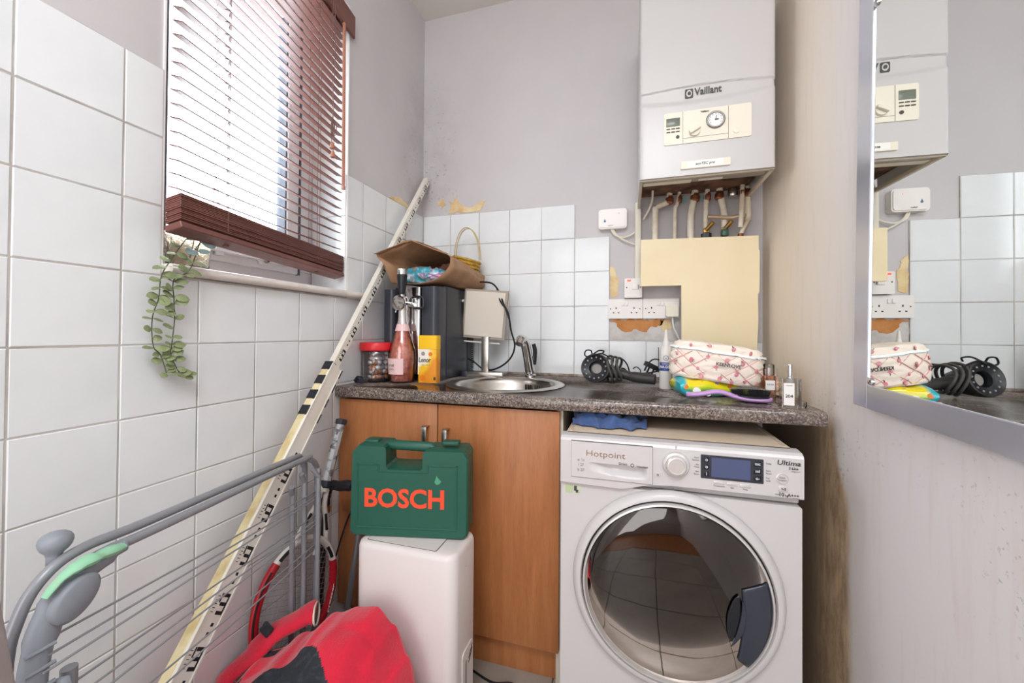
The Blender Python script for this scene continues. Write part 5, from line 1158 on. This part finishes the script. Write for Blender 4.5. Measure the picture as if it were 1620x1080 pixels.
# ------------------------------------------------------------------ things on the worktop, right
hd = thing('hair_dryer', 'black hair dryer with its cord wrapped round the handle on the worktop', 'hair dryer', (-.05, 1.68, CT))
M_['charcoal'] = mat('charcoal_plastic', '#3a3837', .45); hcn = Vector((-.130, 1.655, CT + .064)); hax = Vector((-.18, -.95, .22)).normalized()
b = BM(); lathe(b, [(.034, -.10), (.044, -.06), (.056, -.02), (.060, .004), (.058, .014), (.054, .016)], hcn, hax, 36, caps=False); lathe(b, [(0, -.10), (.034, -.10)], hcn, hax, 36, caps=False); obj('barrel', b, 'charcoal', hd, smooth=50)
b = BM(); lathe(b, [(.054, .016), (.040, .008), (.028, .004), (.026, -.02), (0, -.024)], hcn, hax, 36, caps=False); face = obj('intake_ring', b, 'black', hd, smooth=50)
fm_ = Matrix.Translation(hcn) @ frame_to(hax)
for k in range(14):
    a = 2 * PI * k / 14; b = BM(); lathe(b, [(.0034, 0), (.0034, .003), (0, .003)], fm_ @ Vector((.043 * math.cos(a), .043 * math.sin(a), .0085)), hax, 8); obj('intake_vent', b, 'ink_pale', face, smooth=0)
b = BM(); lathe(b, [(.020, -.018), (.020, -.016), (0, -.015)], hcn, hax, 20); obj('inner_disc', b, 'ink_pale', face)
b = BM(); tube(b, smooth_path([(-.095, 1.69, CT + .05), (-.03, 1.685, CT + .042), (.02, 1.675, CT + .032), (.098, 1.655, CT + .027)], 5), [.026, .022, .021, .024, .023], 16, flat=.9); obj('handle', b, 'charcoal', hd, smooth=60)
for k in range(3):
    b = BM(); x_ = -.075 + .018 * k; tube(b, [(x_ + .01 * math.sin(2 * t), 1.68 + .048 * math.cos(t), CT + .060 + (.054 - .004 * k) * math.sin(t)) for t in [2 * PI * i / 28 for i in range(28)]], .0052, 8, closed=True); obj('cord_wrap', b, mat('grey_black_cord', '#4a4846', .5), hd, smooth=60)
b = BM(); tube(b, smooth_path([(-.075, 1.64, CT + .11), (-.11, 1.64, CT + .125), (-.15, 1.66, CT + .108), (-.175, 1.66, CT + .115), (-.17, 1.66, CT + .135), (-.15, 1.66, CT + .135), (-.145, 1.67, CT + .12), (-.12, 1.68, CT + .135), (-.10, 1.69, CT + .132), (-.11, 1.70, CT + .12)], 5), .003, 6); obj('cord', b, 'matte_black', hd, smooth=60)
b = BM(); tube(b, smooth_path([(-.08, 1.70, CT + .10), (-.04, 1.74, CT + .105), (-.01, 1.74, CT + .08), (0, 1.73, CT + .045), (-.02, 1.72, CT + .06), (-.03, 1.71, CT + .06), (-.01, 1.70, CT + .045), (.05, 1.665, CT + .048), (.11, 1.68, CT + .058), (.14, 1.71, CT + .072), (.16, 1.72, CT + .08)], 5), .003, 6); obj('cord', b, 'matte_black', hd, smooth=60)
b = BM(); tube(b, smooth_path([(.015, 1.73, CT + .06), (.03, 1.73, CT + .068), (.045, 1.73, CT + .055), (.045, 1.73, CT + .045)], 4), .0025, 6); obj('hanging_loop', b, 'matte_black', hd)
PM = Matrix.Translation((.085, 1.72, CT + .075)) @ Matrix.Rotation(.25, 4, 'Z') @ Matrix.Rotation(.45, 4, 'Y')
b = BM(); prism(b, rrect(-.026, .026, -.022, .018, .008, 3), 'Z', -.009, .009, PM); tube(b, [PM @ Vector((.024, 0, 0)), PM @ Vector((.055, 0, -.002))], [.007, .004], 8); plg = obj('plug', b, 'matte_black', hd)
for dx in (-.018, 0, .014):
    b = BM(); box(b, dx - .003, dx + .003, -.014 if dx else .004, -.008 if dx else .010, -.030, -.009, .0005, 1, PM); obj('plug_pin', b, 'matte_black', plg)
b = BM(); tube(b, smooth_path([PM @ Vector((.05, 0, -.002)), (.16, 1.72, CT + .06), (.14, 1.75, CT + .09), (.10, 1.76, CT + .10), (.075, 1.76, CT + .08)], 4), .003, 6); obj('cord', b, 'matte_black', hd, smooth=60)
sp_ = thing('lotion_bottle', 'white bottle with a pointed nozzle and blue label beside the floral bag', 'bottle', (.132, 1.60, CT))
lc = Vector((.133, 1.60, CT)); b = BM(); lathe(b, [(0, .0005), (.022, .0005), (.0235, .004), (.0235, .135), (.0215, .15), (.012, .163)], lc, n=28, caps=False); M_['milky'] = mat('milky_plastic', '#ebe6e0', .35, trans=.15); obj('bottle_body', b, 'milky', sp_, smooth=50)
b = BM(); lathe(b, [(.013, .160), (.013, .175), (.009, .180), (.0055, .20), (.0035, .222), (0, .223)], lc, n=20, caps=False); obj('nozzle', b, 'milky', sp_, smooth=50)
M_['blue_label'] = mat('dark_blue_label', '#3d4f96', .4); b = BM(); nn = 14
V = [[b.verts.new(lc + Vector((.0238 * math.cos(a), .0238 * math.sin(a), z_))) for a in [math.radians(-165 + 145 * i / nn) for i in range(nn + 1)]] for z_ in (.068, .100)]
for i in range(nn): b.faces.new((V[0][i], V[0][i + 1], V[1][i + 1], V[1][i]))
bl = obj('label', b, 'blue_label', sp_, smooth=60); text(bl, 'NA-GLU', tuple(lc + Vector((-.004, -.0245, .083))), .0135, 'paper', bold=.02, xdir=(1, -.1, 0), width=.72); text(bl, 'SUPREME', tuple(lc + Vector((-.004, -.0245, .094))), .006, 'paper', xdir=(1, -.1, 0))
b = BM(); lathe(b, [(.0095, 0), (.0095, .0006), (.008, .0006), (.008, 0)], lc + Vector((-.002, -.0236, .116)), (0, -1, 0), 18, caps=False); obj('round_mark', b, 'blue_label', sp_)
text(sp_, 'a', tuple(lc + Vector((-.002, -.0242, .116))), .010, 'blue_label')
b = BM(); tube(b, [lc + Vector((-.027, -.004, .06)), lc + Vector((-.027, -.004, .155))], .0016, 6); o = base(obj('hair_grip', b, 'matte_black'), tuple(lc + Vector((-.027, -.004, .0)))); tag(o, 'thin black rod upright against the white lotion bottle', 'rod')
# wipes packet and quilted floral bag, tilted on top of it
def wipes_mat():
    m = mat('yellow_turquoise_film', '#efd816', .22, coat=.5); nt = m.node_tree; p = nt.nodes['Principled BSDF']; t = N(nt, 'TexCoord'); x = N(nt, 'SeparateXYZ'); nt.links.new(t.outputs['Object'], x.inputs[0])
    v = ntex(nt, coord(nt), 14, 2); k = op(nt, 'ADD', op(nt, 'MULTIPLY', x.outputs[2], 9), op(nt, 'MULTIPLY', v, .45))
    c = ramp(nt, k, [(.24, lin('#d8e9ec')), (.33, lin('#4fb5c4')), (.40, lin('#58b04e')), (.52, lin('#cfdc1f')), (.64, lin('#f1da12'))])
    c = mix(nt, op(nt, 'MULTIPLY', rng(nt, x.outputs[0], -.075, -.09), rng(nt, x.outputs[0], -.118, -.108)), c, lin('#27aebb')); nt.links.new(c, p.inputs['Base Color']); return m
M_['wipes'] = wipes_mat()
wp = thing('wipes_packet', 'bright yellow and turquoise packet of wipes under the floral bag', 'packet', (.262, 1.475, CT))
WM = Matrix.Translation((.262, 1.475, CT + .0008)) @ Matrix.Rotation(math.radians(14), 4, 'Z')
b = BM()
def wf(u, v):
    x = (u - .5) * .235; a = v * 2 * PI; e = min(1, min(u, 1 - u) * 9 + .08) ** .5
    return WM @ Vector((x, .052 * math.copysign(abs(math.cos(a)) ** .7, math.cos(a)), max(0, (.028 + .026 * math.copysign(abs(math.sin(a)) ** .6, math.sin(a)) * e + .004 * math.sin(u * 14 + a)) * (1.18 - .45 * u))))
G = grid(b, 36, 26, wf); b.faces.new([r for r in G[0][:-1]]); b.faces.new([r for r in G[-1][:-1]][::-1]); bmesh.ops.remove_doubles(b, verts=b.verts[:], dist=1e-5); obj('packet', b, 'wipes', wp, smooth=60)
M_['purple_print'] = mat('purple_print', '#8a5aa0', .4); M_['white_print'] = mat('white_print', '#eef3f2', .4)
for u, z_, r_, m2 in ((-.045, .046, .006, 'purple_print'), (.0, .044, .005, 'purple_print'), (.04, .036, .007, 'orange_flower'), (.075, .034, .004, 'purple_print'), (-.066, .020, .013, 'white_print'), (-.03, .014, .010, 'white_print'), (-.10, .034, .008, 'orange_flower')):
    b = BM(); lathe(b, [(r_, 0), (r_, .0012), (0, .0012)], WM @ Vector((u, -.0525 + .010 * max(0, z_ - .03) / .02, z_)), (.2, -1, .15), 12); obj('printed_spot', b, m2, wp, smooth=0)
fb = thing('floral_bag', 'quilted white wash bag with pink roses resting on the yellow wipes packet', 'bag', (.268, 1.49, CT + .05))
M_['quilt'] = mat('rose_print_quilt', '#efe2d4', .8, bump=(90, .15)); M_['rose'] = mat('pink_rose', '#dd8594', .8, var=('#e7aeb3', 90, .45, .6)); M_['vine'] = mat('pale_pink_trellis', '#e6b3b2', .8); M_['rose_leaf'] = mat('grey_green_leaf', '#8f9c86', .8)
BMX = Matrix.Translation((.268, 1.485, CT + .053)) @ Matrix.Rotation(math.radians(-9), 4, 'Z') @ Matrix.Rotation(math.radians(7.5), 4, 'Y')
BWH, BDH, BHH = .131, .062, .118
def sup(a, p): return math.copysign(abs(a) ** p, a)
def bagp(th, h, off=0):
    w = BWH * (1 + .04 * math.sin(PI * h)) * (1 - .07 * max(0, h - .80) / .2); d = BDH * (1 + .10 * math.sin(PI * h))
    x = w * sup(math.cos(th), .55); y = d * sup(math.sin(th), .6); s = th * w / .045 * .9
    q1_ = (x / .058 + h * BHH / .045) % 1; q2_ = (x / .058 - h * BHH / .045) % 1
    dent = min(min(q1_, 1 - q1_), min(q2_, 1 - q2_)); puff = .006 * min(1, dent * 5) ** .6 * (1 if .03 < h < .97 else 0)
    k = 1 + (puff + off) / max(.03, math.hypot(x, y))
    return BMX @ Vector((x * k, y * k, BHH * h + .004 * noise.noise(Vector((x * 20, y * 20, h * 3)))))
b = BM(); NT, NH = 120, 36
R_ = [[b.verts.new(bagp(2 * PI * i / NT, j / NH)) for i in range(NT)] for j in range(NH + 1)]
for s_ in (.93, .7, .4):
    z_ = BHH * (1.0 + .06 * (1 - s_)); R_.append([b.verts.new(BMX @ Vector((BWH * .93 * s_ * sup(math.cos(2 * PI * i / NT), .6), BDH * s_ * sup(math.sin(2 * PI * i / NT), .65), z_ + .006 * noise.noise(Vector((math.cos(2 * PI * i / NT) * 3, math.sin(2 * PI * i / NT) * 3, s_ * 4)))))) for i in range(NT)])
for A, B in zip(R_, R_[1:]):
    for i in range(NT): b.faces.new((A[i], A[(i + 1) % NT], B[(i + 1) % NT], B[i]))
b.faces.new(R_[-1]); b.faces.new(R_[0][::-1]); bagb = obj('quilted_body', b, 'quilt', fb, smooth=80)
def thx(x): return -math.acos(max(-1, min(1, sup(x / BWH, 1 / .55))))
for h_, r_, nm, m2 in ((.80, .0028, 'zip_tape', 'white_print'), (.775, .0012, 'zip_teeth', 'ink')):
    b = BM(); tube(b, [bagp(-PI * i / 50, h_, .0035) for i in range(51)], r_, 6, flat=1.6 if nm == 'zip_tape' else 1); obj(nm, b, m2, fb, smooth=60)
b = BM()
for sgn in (-1, 1):
    for k in range(-3, 4):
        pts = []
        for i in range(25):
            h_ = .04 + .70 * i / 24; x_ = k * .058 * 1.02 + sgn * (h_ * BHH) / .045 * .058
            while False: pass
            if abs(x_) < BWH * .985: pts.append(bagp(thx(x_), h_, .0016))
        if len(pts) > 2: tube(b, pts, .0022, 5, flat=.5)
stuff(obj('trellis_print', b, 'vine', fb, smooth=60))
rq = random.Random(4)
for x_, h_ in ((-.105, .62), (-.086, .18), (-.062, .52), (-.045, .30), (-.020, .66), (.005, .42), (.02, .12), (.03, .64), (.058, .30), (.070, .60), (.085, .15), (.108, .45), (-.11, .36), (-.03, .08), (.052, .06), (-.075, .90), (-.02, .95), (.045, .93), (.095, .90), (.115, .12)):
    c_ = bagp(thx(x_), h_, .0028); n_ = (c_ - bagp(thx(x_), h_, -.01)).normalized(); r_ = rq.uniform(.0055, .0085)
    b = BM(); lathe(b, [(r_, -.002), (r_ * .9, .0008), (r_ * .4, .0016), (0, .0014)], c_, n_, 9); obj('printed_rose', b, 'rose', bagb, smooth=40)
    t1 = n_.orthogonal().normalized(); b = BM(); d_ = (t1 * rq.uniform(-1, 1) + n_.cross(t1) * rq.uniform(-1, 1)).normalized(); tube(b, [c_ + d_ * r_ * .6, c_ + d_ * r_ * 1.3, c_ + d_ * r_ * 1.9], [.0016, .0040, .0005], 5, flat=.35); obj('printed_leaf', b, 'rose_leaf', bagb, smooth=60)
c_ = bagp(thx(.030), .50, .012); text(bagb, 'KEENLOVE', tuple(c_), .0145, 'ink', xdir=BMX.to_3x3() @ Vector((1, 0, 0)), updir=BMX.to_3x3() @ Vector((0, 0, 1)), bold=.03)
gt = BM(); box(gt, .407, .428, 1.535, 1.541, CT + .085, CT + .128, .002); o = base(obj('gold_pull', gt, 'yellow'), (.417, 1.538, CT + .085)); o.parent = fb; o.location = Vector((.417, 1.538, CT + .085)) - fb.location
nt_ = base(obj('tissue_wrap', blob((.438, 1.535, CT + .034), (.050, .045, .044), 11, .5, 40, 22, 3.5, CT + .001), mat('peach_tissue', '#e2c1a8', .8), smooth=25), (.438, 1.535, CT)); tag(nt_, 'crumpled peach tissue behind the peach glass bottle', 'tissue')
bx = base(obj('black_case', box(BM(), .395, .448, 1.60, 1.64, CT + .0005, CT + .095, .006, 2), 'matte_black'), (.42, 1.62, CT)); tag(bx, 'small black case behind the peach tissue at the right of the floral bag', 'case')
hb = thing('hair_brush', 'lilac hair brush with black bristles lying in front of the wipes packet', 'brush', (.29, 1.36, CT))
HM = Matrix.Translation((.296, 1.362, CT + .0008)) @ Matrix.Rotation(math.radians(-4), 4, 'Z')
def hw(x): return .012 + (.0215 * math.sqrt(max(0, 1 - ((x - .055) / .058) ** 2)) if x > -.003 else .0) * 1.0 if x > -.003 else .0105 + .003 * math.sin((x + .12) * 26)
b = BM(); secs = []
for i in range(41):
    t = i / 40; x = -.122 + .2345 * t; w = hw(x) * (min(1, (1 - t) * 9 + .12) ** .5) * (min(1, t * 14 + .3)); zc = .010 + .016 * math.exp(-((x + .03) / .045) ** 2) + .004 * max(0, -x / .12); th_ = .0075
    secs.append([b.verts.new(HM @ Vector((x, w * math.cos(a), max(0, zc + th_ * sup(math.sin(a), .8))))) for a in [2 * PI * k / 14 for k in range(14)]])
for A, B in zip(secs, secs[1:]):
    for k in range(14): b.faces.new((A[k], A[(k + 1) % 14], B[(k + 1) % 14], B[k]))
b.faces.new(secs[0][::-1]); b.faces.new(secs[-1]); obj('brush_body', b, 'lilac', hb, smooth=60)
b = BM(); pts = [(.055 + .052 * math.cos(2 * PI * i / 28), .029 * math.sin(2 * PI * i / 28)) for i in range(28)]; prism(b, pts, 'Z', .012, .021, HM); obj('cushion', b, 'black', hb, smooth=50)
b = BM(); b2 = BM()
for i in range(-9, 10):
    for j in range(-5, 6):
        x = .055 + i * .0054 + (.0027 if j % 2 else 0); y = j * .0052
        if ((x - .055) / .050) ** 2 + (y / .027) ** 2 < 1:
            tp = HM @ Vector((x + (x - .055) * .12, y * 1.15, .043 - .006 * ((x - .055) / .05) ** 2)); tube(b, [HM @ Vector((x, y, .020)), tp], .0007, 4); lathe(b2, [(0, -.0012), (.0012, 0), (0, .0012)], tp, n=6)
stuff(obj('bristles', b, 'matte_black', hb, smooth=0)); stuff(obj('bristle_tips', b2, 'ink_pale', hb, smooth=0))
pf = thing('peach_bottle', 'tall peach tinted glass perfume bottle behind the hair brush', 'perfume bottle', (.427, 1.45, CT))
M_['peach_glass'] = thin('peach_glass', '#f7dcc6', .10); b = BM(); prism(b, rrect(.4105, .4445, 1.437, 1.463, .005, 3), 'Z', CT + .0005, CT + .076); obj('glass_body', b, 'peach_glass', pf, smooth=40)
b = BM(); lathe(b, [(.0145, .077), (.0155, .080), (.0155, .108), (.013, .112), (0, .112)], (.4275, 1.45, CT), n=20); obj('cap', b, 'clear', pf, smooth=40)
b = BM(); lathe(b, [(.007, .076), (.007, .10), (0, .10)], (.4275, 1.45, CT), n=14); obj('pump', b, 'satin', pf)
b = BM(); prism(b, rrect(.4145, .4405, .965, .995, .001, 1), 'Y', 1.4360, 1.4369); l_ = obj('label', b, 'paper', pf, smooth=0); text(l_, 'YAYA', (.4275, 1.4356, .982), .008, 'ink_pale', bold=.02)
p2 = thing('clear_bottle', 'square clear glass perfume bottle with white label and silver spray cap', 'perfume bottle', (.435, 1.295, CT))
b = BM(); prism(b, rrect(.410, .459, 1.283, 1.311, .003, 2), 'Z', CT + .0005, CT + .083); obj('glass_body', b, 'clear_glass', p2, smooth=40)
b = BM(); prism(b, rrect(.414, .455, 1.287, 1.307, .002, 2), 'Z', CT + .010, CT + .030); obj('perfume', b, thin('pale_liquid', '#f0e2c8', .02), p2, smooth=40)
b = BM(); lathe(b, [(.0085, .0835), (.0085, .087), (.006, .089), (.0062, .120), (.0055, .122), (0, .122)], (.4345, 1.297, CT), n=18); obj('spray_cap', b, 'chrome', p2, smooth=40)
b = BM(); tube(b, [(.4345, 1.297, CT + .08), (.4345, 1.297, CT + .012)], .0012, 6); obj('dip_tube', b, 'white_plastic', p2)
b = BM(); prism(b, rrect(.4145, .4405, .943, 1.005, .0005, 1), 'Y', 1.2820, 1.2829); l_ = obj('label', b, 'paper', p2, smooth=0); text(l_, '204', (.4275, 1.2816, .9685), .0125, 'ink', bold=.01); text(l_, 'SUPREME', (.4275, 1.2816, .998), .0038, 'ink_pale')
cl_ = thing('perfume_stopper', 'small clear round stopper lying beside the square clear bottle', 'stopper', (.472, 1.30, CT)); b = BM(); lathe(b, [(.009, .0005), (.0105, .003), (.0105, .016), (.006, .018), (0, .018)], (.4715, 1.315, CT), n=18); obj('cap_body', b, 'clear', cl_, smooth=40)
# blue cloth stuffed under the worktop
cl = thing('blue_cloth', 'crumpled blue cloth on the washing machine under the worktop edge', 'cloth', (-.06, 1.31, WT + .002))
b = BM()
def cf(u, v):
    x = -.172 + .225 * u; y = 1.232 + .030 * (1 - math.sin(PI * u)) + .16 * v; h = .024 * math.sin(PI * min(1, v * 3 + .05) / 2) * (.8 + .3 * math.sin(PI * u))
    z = WT + .003 + h + .020 * (noise.noise(Vector((u * 6, v * 5, 1))) + .5 * noise.noise(Vector((u * 14, v * 9, 4)))) * min(1, v * 6 + .1)
    return Vector((x + .012 * noise.noise(Vector((u * 5, v * 6, 9))), y + .03 * noise.noise(Vector((u * 7, v * 3, 5))), min(CB - .003, max(WT + .0025, z))))
grid(b, 60, 30, cf); obj('folded_cloth', b, 'blue_cloth', cl, smooth=180, thick=.002)
